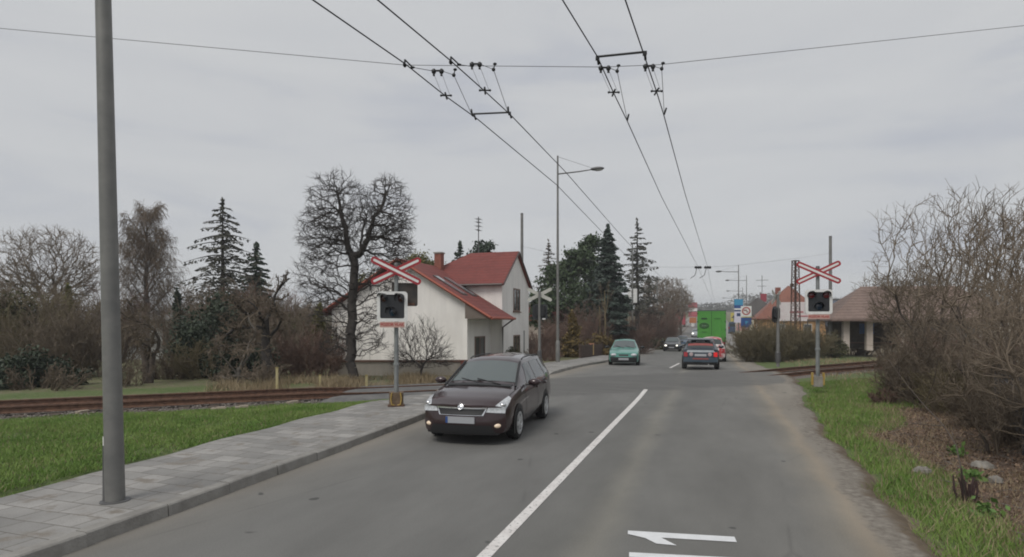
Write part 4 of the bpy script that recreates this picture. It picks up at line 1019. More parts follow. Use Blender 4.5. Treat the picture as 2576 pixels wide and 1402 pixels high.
for sd in (1, -1):
    c.panel("side_window", glass_car, [(4.62, 5.06), (6.42, 5.06), (6.42, 5.86), (5.15, 5.86)], .005, sd, (6, 3)); c.panel("side_window", glass_car, [(6.52, 5.06), (7.62, 5.06), (7.50, 5.86), (6.52, 5.86)], .005, sd)
    c.panel("side_window", glass_car, [(7.74, 5.08), (8.75, 5.12), (8.45, 5.86), (7.62, 5.86)], .005, sd)
    for a in (4.3, 6.47, 7.68): c.panel("door_gap", seam, [(a, 1.0), (a+.025, 1.0), (a+.02, 5.0), (a, 5.0)], .003, sd, (1, 6))
    c.panel("sill_trim", trim, [(3.2, .2), (8.6, .2), (8.6, .9), (3.2, .9)], .004, sd, (8, 1))
    for xx in (-.42, -1.28): c.box("door_handle", brownp, (xx, sd*.822, .83), (.17, .035, .035))
    MB().tube([(-.1, sd*.545, 1.415), (-.25, sd*.55, 1.445), (-.9, sd*.555, 1.46), (-1.5, sd*.54, 1.445), (-1.62, sd*.53, 1.42)], .014, 6).build("roof_rail", trim, c.t, smooth=50)
    MB().tube([(.99, sd*.70, .95), (.14, sd*.575, 1.37)], .022, 6).build("pillar_trim", trim, c.t)
c.wheels(rim_m, 5); c.mirror(.55, 1.0, brownp)
for sd in (1, -1):
    hl = c.panel("headlight", lamp_w, [(.0, 4.25), (1.55, 5.02), (1.75, 5.42), (.0, 6.0)], .010, sd, (8, 5))
    c.endp("headlight_glass", lamp_w, 0, [(sd*.75, .672), (sd*.47, .675), (sd*.44, .60), (sd*.745, .575)], .012, (6, 3), hl)
    p_ = c.S(.55, 5.15); MB().ell((p_.x+.02, sd*(p_.y-.03), p_.z-.0), (.075, .06, .05), 12, 8).build("reflector", chrome, hl, smooth=60)
c.endp("grille_frame", chrome, 0, [(-.46, .68), (.46, .68), (.40, .54), (-.40, .54)], .012); c.endp("grille", trim, 0, [(-.43, .655), (.43, .655), (.375, .55), (-.375, .55)], .018)
c.endp("lower_grille", trim, 0, [(-.52, .37), (.52, .37), (.60, .235), (-.60, .235)], .008); c.endp("bumper_lip", trim, 0, [(-.66, .235), (.66, .235), (.66, .20), (-.66, .20)], .012)
MB().lathe([(0, .0), (.05, -.004), (.055, .01)], 16).build("badge", chrome, c.t, loc=(2.068, 0, .69)).rotation_euler.y = R(70)
pl = c.box("number_plate", plate_m, (2.105, 0, .46), (.02, .52, .112)); c.box("blue_strip", blue, (2.112, -.24, .46), (.012, .04, .11), pl)
c.lens("fog_light", fog_on, (1.93, .60, .36), (.07, .085, .045), -.4)
for sd, y0 in ((1, .1), (-1, .42)): MB().tube([(1.03, y0, .99), (.82, y0-.52, 1.075)], .011, 5).build("wiper", trim, c.t)
MB().slab([(1.06, -.62, .962), (1.10, 0, .985), (1.06, .62, .962), (.96, .64, .99), (.98, 0, 1.015), (.96, -.64, .99)], (0, 0, -.02)).build("cowl", trim, c.t)
for sd in (1, -1): c.panel("bonnet_gap", seam, [(.5, 5.35), (3.6, 5.35), (3.6, 5.43), (.5, 5.43)], .003, sd, (8, 1))
for xx in (-.1, -.95): MB().ell((xx, .36, 1.0), (.10, .2, .24), 10, 8).build("head_rest", trim, c.t)

c.t.scale = (1, 1, .975)
# liftback template used by green and dark saloons
def felicia(L2=1.93):
    return [(L2, .74, .21, .66, .58, .69, .715, .15), (L2-.18, .785, .20, .725, .60, .755, .78, .11), (L2-.55, .80, .19, .80, .62, .835, .86, .08), (L2-.95, .805, .19, .865, .66, .895, .92, .06),
      (L2-1.02, .805, .19, .87, .68, .905, .93, .06), (L2-1.65, .805, .19, .90, .545, 1.30, 1.36, .03), (L2-1.8, .805, .19, .905, .54, 1.335, 1.395, 0), (L2-2.6, .805, .19, .92, .545, 1.35, 1.41, 0), (L2-3.1, .80, .20, .925, .535, 1.33, 1.39, 0),
      (L2-3.35, .795, .22, .93, .53, 1.30, 1.355, .0), (L2-3.78, .775, .24, .925, .62, .955, .97, .03), (L2-3.86, .76, .25, .90, .62, .925, .94, .05)]
def felicia_sides(c, gm=glass_car):
    for sd in (1, -1):
        c.panel("side_window", gm, [(4.6, 5.08), (6.45, 5.08), (6.45, 5.84), (5.2, 5.84)], .005, sd, (6, 3)); c.panel("side_window", gm, [(6.55, 5.08), (8.3, 5.08), (8.0, 5.84), (6.55, 5.84)], .005, sd)
        c.panel("side_window", gm, [(8.45, 5.1), (9.45, 5.14), (9.0, 5.8), (8.15, 5.84)], .005, sd)
        for a in (4.2, 6.5, 8.38): c.panel("door_gap", seam, [(a, 1.0), (a+.03, 1.0), (a+.02, 5.0), (a, 5.0)], .003, sd, (1, 6))
        for xx in (-.35, -1.1): c.box("door_handle", trim, (xx, sd*.805, .79), (.16, .03, .035))
greenp = paint_m("light_green_metallic_paint", (.085, .29, .235), (.10, .32, .26), .3)
gY = 33.3; x, y, _ = at(1572, 900, gY); u, v = UV(x, y)
yawL = math.atan2(-DV[1], -DV[0])
c = Car(felicia(), "hatchback_car", "light green hatchback coming towards the crossing on the far side", (x, y, RZ(u, v)), yawL+.10, greenp, (1.18, -1.28), .285)
c.panel("windscreen", glass_front, [(4.1, 6.12), (4.1, 9.88), (4.95, 9.85), (4.95, 6.15)], .006, 0, (6, 6)); felicia_sides(c); c.wheels(rim_d, 8); c.mirror(.42, .97, trim)
c.lens("headlight", lamp_w, (1.86, .50, .61), (.10, .19, .085), -.2); c.endp("bumper", trim, 0, [(-.70, .50), (.70, .50), (.68, .22), (-.68, .22)], .015)
pl = c.endp("number_plate", plate_m, 0, [(-.26, .45), (.26, .45), (.26, .34), (-.26, .34)], .03); c.endp("grille", trim, 0, [(-.26, .64), (.26, .64), (.24, .56), (-.24, .56)], .01)
for y0 in (.5, 0.): MB().tube([(.94, y0, .94), (.72, y0-.48, 1.06)], .012, 5).build("wiper", trim, c.t)
# dark liftback ahead with red stickers
darkp = paint_m("dark_blue_grey_paint", (.030, .042, .058), (.042, .055, .075), .3)
dY = 26.9; x, y, _ = at(1764, 900, dY); u, v = UV(x, y); yawR = math.atan2(DV[1], DV[0])
c = Car(felicia(), "hatchback_car", "dark blue grey hatchback with red lettering across its rear window, ahead in the right lane", (x+.5, y+1.7, RZ(u, v)), yawR+.02, darkp, (1.18, -1.28), .29)
felicia_sides(c); c.wheels(rim_d, 8); c.mirror(.42, .97, darkp)
c.panel("rear_window", glass_car, [(9.12, 6.1), (9.12, 9.9), (9.93, 9.86), (9.93, 6.14)], .006, 0, (6, 6))
stick = mat("red_sticker", (.24, .05, .05), .5, (.30, .09, .08), 30)
c.panel("red_sticker_band", stick, [(9.42, 6.2), (9.42, 9.8), (9.68, 9.8), (9.68, 6.2)], .012, 0, (3, 6)); c.panel("pale_strip", mat("pale_sticker", (.42, .44, .46), .5), [(9.12, 6.2), (9.12, 9.8), (9.24, 9.8), (9.24, 6.2)], .012, 0, (2, 6))
MB().slab([(-1.38, -.56, 1.39), (-1.38, .56, 1.39), (-1.62, .58, 1.335), (-1.62, -.58, 1.335)], (0, 0, .035)).build("spoiler", darkp, c.t)
silver = mat("silver_sticker_band", (.36, .39, .42), .35, (.46, .49, .51), 5, metal=.3)
c.endp("tailgate_band", silver, 1, [(-.56, .90), (.56, .90), (.60, .80), (-.60, .80)], .010)
for sd, m_ in ((1, tail_m), (-1, tail_on)): c.endp("tail_light", m_, 1, [(sd*.56, .80), (sd*.72, .80), (sd*.72, .60), (sd*.56, .60)], .028)
for sd in (1, -1): MB().lathe([(0, -.02), (.075, -.015), (.085, 0)], 16, 'x' if False else 'z').build("round_sticker", mat("pale_pink_disc", (.46, .36, .37), .5), c.t, loc=(-1.975, sd*.40, .70)).rotation_euler.y = R(90)
c.endp("number_plate", plate_m, 1, [(-.25, .72), (.25, .72), (.25, .62), (-.25, .62)], .025)
c.endp("bumper", mat("blue_grey_bumper", (.05, .075, .10), .4, (.07, .10, .13), 3), 1, [(-.72, .56), (.72, .56), (.74, .36), (-.74, .36)], .035); c.endp("bumper_sticker", stick, 1, [(-.34, .545), (.34, .545), (.34, .475), (-.34, .475)], .045)
c.endp("valance", trim, 1, [(-.72, .36), (.72, .36), (.70, .23), (-.70, .23)], .02); MB().tube([(-1.8, -.34, .27), (-2.02, -.34, .26)], .035, 8).build("exhaust_pipe", chrome, c.t)
for sd in (1, -1): c.box("mud_flap", trim, (-1.62, sd*.68, .24), (.02, .2, .26))
# car in front of it: red and white
redw = NT("red_and_white_printed_paint", .35); redw.col(redw.ramp(redw.noise(2.6, 3), [(.44, (.42, .05, .055)), (.52, (.55, .42, .42)), (.60, (.62, .60, .58))]))
c2Y = 37.0; x, y, _ = at(1798, 890, c2Y); u, v = UV(x+.7, y+2)
van = [(a[0], a[1], a[2], a[3]*1.05, a[4], a[5]*1.10 if i > 4 else a[5]*1.05, a[6]*1.12 if i > 4 else a[6]*1.05, a[7]) for i, a in enumerate(felicia())]
c = Car(van, "hatchback_car", "red and white patterned car half hidden by the dark hatchback ahead", (x+.45, y+1.8, RZ(u, v)), yawR, redw.m, (1.18, -1.28), .29)
felicia_sides(c); c.wheels(rim_d, 8); c.panel("rear_window", glass_car, [(9.15, 6.15), (9.15, 9.85), (9.9, 9.8), (9.9, 6.2)], .006, 0, (5, 5))
for sd in (1, -1): c.endp("tail_light", tail_m, 1, [(sd*.58, .86), (sd*.73, .86), (sd*.73, .62), (sd*.58, .62)], .02)
c.endp("bumper", redw.m, 1, [(-.73, .54), (.73, .54), (.74, .34), (-.74, .34)], .03); c.endp("number_plate", plate_m, 1, [(-.26, .68), (.26, .68), (.26, .57), (-.26, .57)], .03)
# oncoming pair beyond
blackpaint = paint_m("black_car_paint", (.014, .014, .016)); bluep = paint_m("steel_blue_car_paint", (.045, .085, .15))
for (px, Yc, pm_, lab) in ((1692, 60.5, blackpaint, "black car with lit headlamps coming down the far lane"), (1717, 70.5, bluep, "blue car close behind the oncoming black one")):
    x, y, _ = at(px, 880, Yc); u, v = UV(x, y)
    c = Car(felicia(), "hatchback_car", lab, (x, y, RZ(u, v)), yawL, pm_, (1.18, -1.28), .29)
    c.panel("windscreen", glass_front, [(4.1, 6.12), (4.1, 9.88), (4.95, 9.85), (4.95, 6.15)], .006, 0, (4, 4)); felicia_sides(c); c.wheels(rim_d, 8); c.mirror(.42, .97, trim)
    c.lens("headlight", lamp_on if px == 1692 else lamp_w, (1.84, .52, .60), (.10, .15, .075), -.2); c.endp("bumper", trim, 0, [(-.70, .44), (.70, .44), (.68, .22), (-.68, .22)], .015)
    c.endp("number_plate", plate_m, 0, [(-.26, .46), (.26, .46), (.26, .35), (-.26, .35)], .03)
# far oncoming car with a bright lamp, left of the lorry
x, y, _ = at(1752, 832, 104); u, v = UV(x, y); c = Car(felicia(), "hatchback_car", "distant car with one bright headlamp beside the green lorry", (x, y, RZ(u, v)), yawL, silver, (1.18, -1.28), .29)
c.panel("windscreen", glass_front, [(4.1, 6.12), (4.1, 9.88), (4.95, 9.85), (4.95, 6.15)], .006, 0, (4, 4)); felicia_sides(c); c.wheels(rim_d, 6); c.lens("headlight", lamp_on, (1.84, .52, .62), (.12, .2, .11), -.2)

# green lorry
gl = mat("bright_green_tarpaulin", (.065, .275, .038), .5, (.078, .30, .045), 1.5); gd = mat("dark_green_print", (.012, .045, .014), .55)
lY = 53.0; x, y, _ = at(1790, 870, lY); u, v = UV(x, y); lz = RZ(u, v)
lo = thing("delivery_lorry", "bright green box lorry with a dark oval emblem on its rear doors", "lorry", (x, y, lz), yawR-R(90))
ytop = EYE-(781-HY)/F*lY-lz; zb0 = 1.05
MB().box((0, 4.6, (ytop+zb0)/2), (2.42, 9.2, ytop-zb0)).build("cargo_box", gl, lo)
for s in (-1, 1):
    d = MB().box((s*.595, -.03, (ytop+zb0)/2), (1.15, .05, ytop-zb0-.14)).build("rear_door", gl, lo)
    for yy in (.2, .85): MB().tube([(s*yy, -.075, zb0+.12), (s*yy, -.075, ytop-.15)], .014, 6).build("lock_bar", gl, d)
    for k in range(4): MB().box((s*1.16, -.06, zb0+.35+k*.72), (.12, .04, .07)).build("hinge", gd, d)
    MB().box((s*.95, -.06, .93), (.36, .06, .13)).build("tail_light", tail_m, lo)
MB().box((0, -.02, ytop-.03), (2.46, .10, .09)).build("top_frame", mat("grey_green_frame", (.07, .11, .08), .6), lo)
MB().box((0, -.062, (ytop+zb0)/2), (.025, .012, ytop-zb0-.15)).build("door_gap", seam, lo)
em = MB().lathe([(0, -.012), (.40, -.012), (.42, 0)], 28, 'y').build("oval_emblem", gd, lo, loc=(-.62, -.085, zb0+1.42)); em.scale = (.98, 1, .62)
MB().lathe([(.27, -.014), (.31, -.014)], 28, 'y').build("oval_ring", gl, em)
for k in (-1, 0, 1): MB().box((k*.13, -.018, 0), (.05, .008, .20)).build("pale_letter", mat("pale_green_print", (.25, .42, .22), .6), em)
MB().box((-.62, -.085, zb0+2.05), (.50, .01, .13)).build("printed_line", gd, lo); MB().box((.5, -.085, zb0+2.05), (.55, .01, .05)).build("faint_print", mat("mid_green_print", (.035, .14, .024), .6), lo)
MB().box((-.62, -.085, zb0+.85), (.42, .01, .05)).build("faint_print", MATS["mid_green_print"], lo)
MB().box((0, 4.7, .85), (.9, 9.0, .25)).build("chassis", trim, lo); MB().box((0, .1, .62), (2.3, .12, .16)).build("rear_bumper", trim, lo)
MB().box((0, 10.2, 1.9), (2.35, 1.7, 2.4)).build("cab", gl, lo)
for yy in (1.9, 9.9):
    for s in (-1, 1): MB().lathe([(0, -.14), (.30, -.14), (.32, -.16), (.5, -.14), (.52, 0), (.5, .14), (.32, .16), (.3, .14), (0, .14)], 24, 'x' if False else 'y').build("wheel", tyre_m, lo, loc=(s*1.05, yy, .5), rz=R(90))
# far traffic
x, y, _ = at(1846, 822, 112); u, v = UV(x, y); t = thing("van", "dark blue van beyond the lorry, at its right", "van", (x, y, RZ(u, v)), yawR-R(90))
MB().slab([(-.95, 0, .35), (.95, 0, .35), (.98, 0, 1.4), (.85, 0, 2.3), (-.85, 0, 2.3), (-.98, 0, 1.4)], (0, 4.6, 0)).build("body", bluep, t); MB().box((0, -.01, 1.75), (1.4, .03, .6)).build("rear_window", glass_car, t)
for s in (-1, 1): MB().box((s*.85, -.01, 1.2), (.16, .03, .4)).build("tail_light", tail_m, t); MB().lathe([(0, -.1), (.33, -.1), (.33, .1), (0, .1)], 16, 'y').build("wheel", tyre_m, t, loc=(s*.85, .8, .33), rz=R(90))
x, y, _ = at(1713, 822, 150); u, v = UV(x, y); t = thing("lorry", "small red lorry far up the hill, between the coral house and totem sign", "lorry", (x, y, RZ(u, v)), yawL-R(90))
MB().box((0, 3, 2.0), (2.4, 5, 2.9)).build("cargo_box", mat("hazed_red_lorry", (.40, .045, .07), .5), t); MB().box((0, 0, 1.5), (2.2, 1.4, 2.0)).build("cab", MATS["hazed_red_lorry"], t); MB().box((0, -.71, 1.9), (1.9, .03, .7)).build("windscreen", glass_car, t)  # lorry red muted to paint in the haze of its distance
for s in (-1, 1):
    for yy in (.1, 4.2): MB().lathe([(0, -.12), (.45, -.12), (.45, .12), (0, .12)], 16, 'y').build("wheel", tyre_m, t, loc=(s*.95, yy, .45), rz=R(90))

# ------------------------------------------------------------------ plants
def nrm(x, y, z): l = math.sqrt(x*x+y*y+z*z) or 1; return (x/l, y/l, z/l)
def grow(out, p, d, L, r, lv, S, g):
    n = S['n'][lv]; st = L/n; last = lv == len(S['n'])-1; wob = S['wob'][lv]; tr = S['trop'][lv]; rc = r; rm_ = S['rmin']
    for i in range(n):
        d = nrm(d[0]+g.gauss(0, wob), d[1]+g.gauss(0, wob), d[2]+g.gauss(0, wob)+tr)
        q = (p[0]+d[0]*st, p[1]+d[1]*st, p[2]+d[2]*st); f = (i+1)/n; r1 = max(r*(1-f*S['tap']), rm_)
        out[min(lv, len(out)-1)].append((p, q, rc, r1))
        if not last and f > S['start'][lv]:
            k = S['kids'][lv]/(n*(1-S['start'][lv])); cnt = int(k+g.random())
            for _ in range(cnt):
                a = S['ang'][lv]*g.uniform(.65, 1.35); az = g.uniform(0, 6.283); t = g.random()
                ux, uy, uz = (0, 0, 1) if abs(d[2]) < .9 else (1, 0, 0)
                ax = nrm(d[1]*uz-d[2]*uy, d[2]*ux-d[0]*uz, d[0]*uy-d[1]*ux); bx_ = (d[1]*ax[2]-d[2]*ax[1], d[2]*ax[0]-d[0]*ax[2], d[0]*ax[1]-d[1]*ax[0])
                ca_, sa_ = math.cos(a), math.sin(a); cz, sz_ = math.cos(az), math.sin(az)
                cd_ = tuple(d[j]*ca_+(ax[j]*cz+bx_[j]*sz_)*sa_ for j in range(3))
                cp = tuple(p[j]+(q[j]-p[j])*t for j in range(3))
                grow(out, cp, cd_, L*S['ratio'][lv]*g.uniform(.55, 1.15)*(1.15-.55*f), max(min(rc*.8, r*S.get('rr', .5)), rm_), lv+1, S, g)
        p = q; rc = r1
def tubes(segs, n):
    if not segs: return np.zeros((0, 3)), np.zeros((0, 4), int)
    A = np.array([s[0] for s in segs]); B = np.array([s[1] for s in segs]); r0 = np.array([s[2] for s in segs]); r1 = np.array([s[3] for s in segs])
    d = B-A; d /= np.linalg.norm(d, axis=1)[:, None]+1e-9; ref = np.where(np.abs(d[:, 2:3]) < .9, [[0, 0, 1.]], [[1., 0, 0]])
    a = np.cross(d, ref); a /= np.linalg.norm(a, axis=1)[:, None]; b = np.cross(d, a); V = []
    for k in range(n):
        t = 2*math.pi*k/n; o = a*math.cos(t)+b*math.sin(t); V.append(A+o*r0[:, None])
    for k in range(n):
        t = 2*math.pi*k/n; o = a*math.cos(t)+b*math.sin(t); V.append(B+o*r1[:, None])
    v = np.stack(V, 1); m = len(segs); base = np.arange(m)[:, None]*2*n
    f = np.stack([base+np.array([k, (k+1) % n, n+(k+1) % n, n+k]) for k in range(n)], 1)
    return v.reshape(-1, 3), f.reshape(-1, 4)
def wood_mesh(name, levels, sides, m, parent):
    V = []; Fs = []; o = 0
    for sg_, n in zip(levels, sides):
        v, f = tubes(sg_, n); V.append(v); Fs.append(f+o); o += len(v)
    return npmesh(name, np.concatenate(V), np.concatenate(Fs), m, parent, True)
def leaves(name, C_, size, m, parent, g, down=0., el=1.6, axis=None):
    "small leaf-shaped quads around points C_"
    C_ = np.asarray(C_, float); n = len(C_)
    a = g.normal(size=(n, 3)) if axis is None else np.asarray(axis, float)+g.normal(size=(n, 3))*.35
    a[:, 2] -= down; a /= np.linalg.norm(a, axis=1)[:, None]+1e-9
    b = np.cross(a, g.normal(size=(n, 3))); b /= np.linalg.norm(b, axis=1)[:, None]+1e-9
    s = size*g.uniform(.6, 1.4, (n, 1)); L = s*el
    v = np.stack([C_-a*L*.5, C_+b*s*.5, C_+a*L*.5, C_-b*s*.5], 1)
    return npmesh(name, v.reshape(-1, 3), np.arange(4*n).reshape(n, 4), m, parent)
bark_d = mat("dark_bark", (.032, .028, .026), .95, (.065, .056, .05), 7, bump=.5)
bark_b = mat("brown_bark", (.06, .047, .038), .95, (.10, .08, .066), 7, bump=.4)
bark_p = mat("pale_grey_bark", (.13, .115, .10), .9, (.20, .18, .16), 6, bump=.4)
bark_birch = mat("birch_bark", (.30, .28, .26), .85, (.10, .09, .085), 5)
twig_d = mat("dark_twigs", (.040, .034, .032), .9, (.07, .058, .052), 3)
twig_b = mat("brown_twigs", (.108, .083, .058), .9, (.185, .146, .106), 1.0)
twig_r = mat("reddish_twigs", (.145, .088, .066), .9, (.215, .145, .115), 1.1)
twig_o = mat("olive_twigs", (.115, .093, .050), .9, (.18, .15, .088), 1.1)
twig_g = mat("grey_brown_twigs", (.135, .105, .074), .9, (.225, .18, .135), .9)
twig_birch = mat("birch_twigs", (.13, .095, .066), .9, (.21, .165, .125), .8)
needle_d = mat("dark_spruce_needles", (.028, .048, .030), .7, (.058, .085, .054), 1.2)
needle_b = mat("blue_spruce_needles", (.038, .062, .046), .7, (.085, .112, .092), 1.0)
needle_p = mat("pine_needles", (.032, .058, .024), .7, (.075, .108, .045), 1.0)
needle_l = mat("brown_larch_shoots", (.085, .07, .05), .8, (.14, .115, .085), 1.4)
needle_g = mat("grey_green_needles", (.060, .060, .046), .8, (.10, .098, .078), 1.3)
leaf_y = mat("yellow_green_leaves", (.085, .088, .022), .8, (.14, .125, .035), 1.6)
leaf_t = mat("orange_brown_thuja", (.10, .068, .018), .8, (.16, .11, .03), 1.8)
leaf_k = mat("dark_evergreen_leaves", (.020, .032, .018), .7, (.045, .062, .034), 1.8)
leaf_o = mat("olive_leaves", (.045, .046, .018), .8, (.085, .08, .034), 1.5)
def root_at(name, label, cat, x, y, group=None, z=None): return thing(name, label, cat, (x, y, G(x, y)-.03 if z is None else z), 0, group)

def net_tree(pts, init, bf=.4, rmin=.0065, rpow=.46, jit=.05, seed=0, tw=(4, .30), tws=.0045, cut=.03, twig_up=.1, inner=None):
    "init: list of chains of fixed nodes (trunk); returns (thick segments, thin segments, twig segments)"
    gn = np.random.RandomState(seed); nodes = []; par = []; plen = []
    for ch in init:
        for i, p in enumerate(ch):
            p = np.array(p, float)
            if i == 0 and nodes:
                k = int(np.argmin([np.linalg.norm(q-p) for q in nodes])); par.append(k); plen.append(plen[k]+.3*np.linalg.norm(nodes[k]-p))
            elif i == 0: par.append(-1); plen.append(0.)
            else: par.append(len(nodes)-1); plen.append(plen[-1]+.35*np.linalg.norm(nodes[-1]-p))
            nodes.append(p)
    X = np.asarray(pts, float); n = len(X); cost = np.full(n, 1e9); best = np.zeros(n, int)
    for k, p in enumerate(nodes):
        d = np.linalg.norm(X-p, axis=1); c = d+bf*plen[k]+.35*d*d; m = c < cost; cost[m] = c[m]; best[m] = k
    free = np.ones(n, bool)
    for _ in range(n):
        i = int(np.argmin(np.where(free, cost, 1e12))); free[i] = False; k = best[i]; d0 = np.linalg.norm(X[i]-nodes[k])
        par.append(k); plen.append(plen[k]+d0); nodes.append(X[i]); d = np.linalg.norm(X-X[i], axis=1); c = d+bf*plen[-1]+.35*d*d
        m = free & (c < cost); cost[m] = c[m]; best[m] = len(nodes)-1
    N = len(nodes); tips = np.zeros(N); has = np.zeros(N, bool)
    for i in range(N):
        if par[i] >= 0: has[par[i]] = True
    for i in range(N-1, -1, -1):
        if not has[i]: tips[i] += 1
        if par[i] >= 0: tips[par[i]] += tips[i]
    rad = rmin*np.maximum(1, tips)**rpow; V = [np.array(p) for p in nodes]; thick = []; thin = []; twigs = []
    for i in range(N):
        k = par[i]
        if k < 0: continue
        a, b = V[k], V[i]; L = np.linalg.norm(b-a); mid = (a+b)/2+gn.normal(size=3)*jit*L*1.6; r0 = min(rad[k], rad[i]*1.35); r1 = rad[i]
        tgt = thick if rad[i] > cut else thin
        tgt.append((tuple(a), tuple(mid), r0, (r0+r1)/2)); tgt.append((tuple(mid), tuple(b), (r0+r1)/2, r1))
        if rad[i] < cut*.6:
            d0 = (b-a)/max(L, 1e-6)
            for _ in range(tw[0] if not has[i] else max(1, tw[0]//2)):
                d = d0+gn.normal(size=3)*.65; d[2] += twig_up; d /= np.linalg.norm(d); l = tw[1]*gn.uniform(.5, 1.3); p0 = a+(b-a)*gn.uniform(.2, 1.0); p1 = p0+d*l*.5; d2 = d+gn.normal(size=3)*.3; p2 = p1+d2/np.linalg.norm(d2)*l*.5
                twigs.append((tuple(p0), tuple(p1), tws*1.2, tws)); twigs.append((tuple(p1), tuple(p2), tws, tws*.7))
    return thick, thin, twigs
def in_ell(gn, n, c, r, shell=.55):
    q = gn.normal(size=(n, 3)); q /= np.linalg.norm(q, axis=1)[:, None]; q *= (gn.uniform(shell**3, 1, (n, 1)))**(1/3.); return q*np.array(r)+np.array(c)
def net_plant(name, label, cat, x, y, lobes, init, m1, m2, seed, group=None, z=None, parts=("trunk", "crown"), **k):
    gn = np.random.RandomState(seed); t = root_at(name, label, cat, x, y, group, z)
    pts = np.concatenate([in_ell(gn, n, c, r, sh) for n, c, r, sh in lobes]); pts = pts[pts[:, 2] > .1]
    a, b, c = net_tree(pts, init, seed=seed, **k)
    wood_mesh(parts[0], [a], [7], m1, t); wood_mesh(parts[1], [b, c], [4, 3], m2, t); return t
# big bare fruit tree in front of the white house
x, y, _ = P(885, 965, 21.2)
def bt(px, py): return ((px-885)/70.7, 2.1+(815-py)/70.7)
def lobe(n, px, py, rx, ry, sh=.5, dy=0.): a, b = bt(px, py); return (n, (a, dy, b), (rx/70.7, (rx+ry)/2/70.7, ry/70.7), sh)
net_plant("bare_tree", "big bare dark tree with forked crown standing before the white house", "tree", x, y,
    [lobe(420, 850, 520, 78, 92, .3), lobe(420, 972, 535, 72, 92, .3), lobe(330, 905, 585, 105, 70, .3), lobe(330, 808, 590, 62, 70, .3), lobe(230, 795, 690, 55, 75, .4), lobe(230, 1000, 600, 45, 62, .4), lobe(150, 990, 680, 45, 55, .4), lobe(150, 830, 780, 55, 60, .5), lobe(170, 950, 770, 60, 60, .5), lobe(90, 840, 860, 40, 40, .5), lobe(90, 930, 860, 45, 45, .5), lobe(200, 890, 680, 90, 60, .4)],
    [[(0, 0, -.1), (.02, 0, .5), (.02, 0, 1.0), (0, 0, 1.5), (0, 0, 2.0), (.02, 0, 2.5), (.04, .02, 3.0), (.07, .02, 3.5), (.12, 0, 4.1)], [(.0, .05, 4.5), (-.18, .05, 5.0), (-.22, .05, 5.5), (-.42, .05, 6.1), (-.5, 0, 6.7)], [(.35, -.05, 4.6), (.6, -.05, 5.1), (.75, -.05, 5.6), (1.0, 0, 6.1), (1.2, 0, 6.7)], [(.28, .15, 4.7), (.32, .2, 5.2), (.42, .2, 5.7)]],
    bark_d, twig_d, 11, bf=.6, rmin=.0070, rpow=.455, tw=(5, .27), tws=.0046, cut=.026, twig_up=.12, jit=.05)

def bare_tree(name, label, x, y, S, seed, starts, trunk, m1, m2, group=None, z=None, cat="tree"):
    g = random.Random(seed); t = root_at(name, label, cat, x, y, group, z); out = [[] for _ in S['n']]
    for p, d, L, r in starts: grow(out, p, nrm(*d), L, r, 0, S, g)
    wood_mesh("trunk", [trunk, out[0]], [8, 6], m1, t); wood_mesh("crown", out[1:], [4, 3, 3, 3][:len(out)-1], m2, t)
    return t
SP = dict(n=[6, 5, 4, 3], wob=[.09, .16, .2, .2], trop=[.05, .06, .06, .04], kids=[12, 11, 9, 0], ang=[.6, .65, .65, .6], ratio=[.48, .5, .5, .4], start=[.15, .1, .05, 0], tap=.82, rmin=.0095, rr=.32)
def seg(pts, rr): return [(a, b, r0, r1) for a, b, r0, r1 in zip(pts, pts[1:], rr, rr[1:])]
# round crowned tree, far left
x, y, _ = P(120, 900, 40)
net_plant("bare_tree", "round crowned bare tree rising behind the thicket, left of the thick pole", "tree", x, y, [(900, (0, 0, 6.3), (3.3, 3.0, 2.75), .35), (200, (-2.0, 0, 5.0), (1.6, 1.5, 1.5), .4), (200, (2.0, 0, 5.2), (1.6, 1.5, 1.5), .4)],
    [[(0, 0, -.3), (.1, 0, 1.2), (0, 0, 2.6)], [(.3, 0, 3.4), (.6, 0, 4.3)], [(-.35, .2, 3.5), (-.7, .2, 4.4)], [(0, -.3, 3.8)]], bark_d, twig_g, 5, bf=.75, rmin=.0115, rpow=.43, tw=(5, .48), tws=.0095, cut=.05, twig_up=.25)
# weeping birch
def birch(label, x, y, h, seed):
    g = random.Random(seed); t = root_at("birch_tree", label, "tree", x, y); out = [[], [], []]
    S = dict(n=[5, 4, 6], wob=[.10, .15, .07], trop=[.06, .02, -.45], kids=[9, 13, 0], ang=[.65, .9, .5], ratio=[.5, 1.25, .5], start=[.15, .1, 0], tap=.8, rmin=.0078, rr=.4)
    tr_ = seg([(0, 0, -.3), (.1, 0, h*.3), (0, .05, h*.55), (.1, 0, h*.96)], [.2, .16, .11, .03])
    for i in range(30):
        z = h*g.uniform(.30, .92); a = g.uniform(0, 6.28); k = 1-(z/h-.3)*.95
        grow(out, (.05, 0, z), nrm(math.cos(a), math.sin(a), 1.0), (.6+2.4*k)*1.0, .045, 0, S, g)
    wood_mesh("trunk", [tr_], [8], bark_birch, t); wood_mesh("crown", [out[0], out[1], out[2]], [4, 3, 3], twig_birch, t)
x, y, _ = P(366, 900, 37); birch("weeping birch with fine hanging twigs just right of the thick pole", x, y, 9.7, 8)
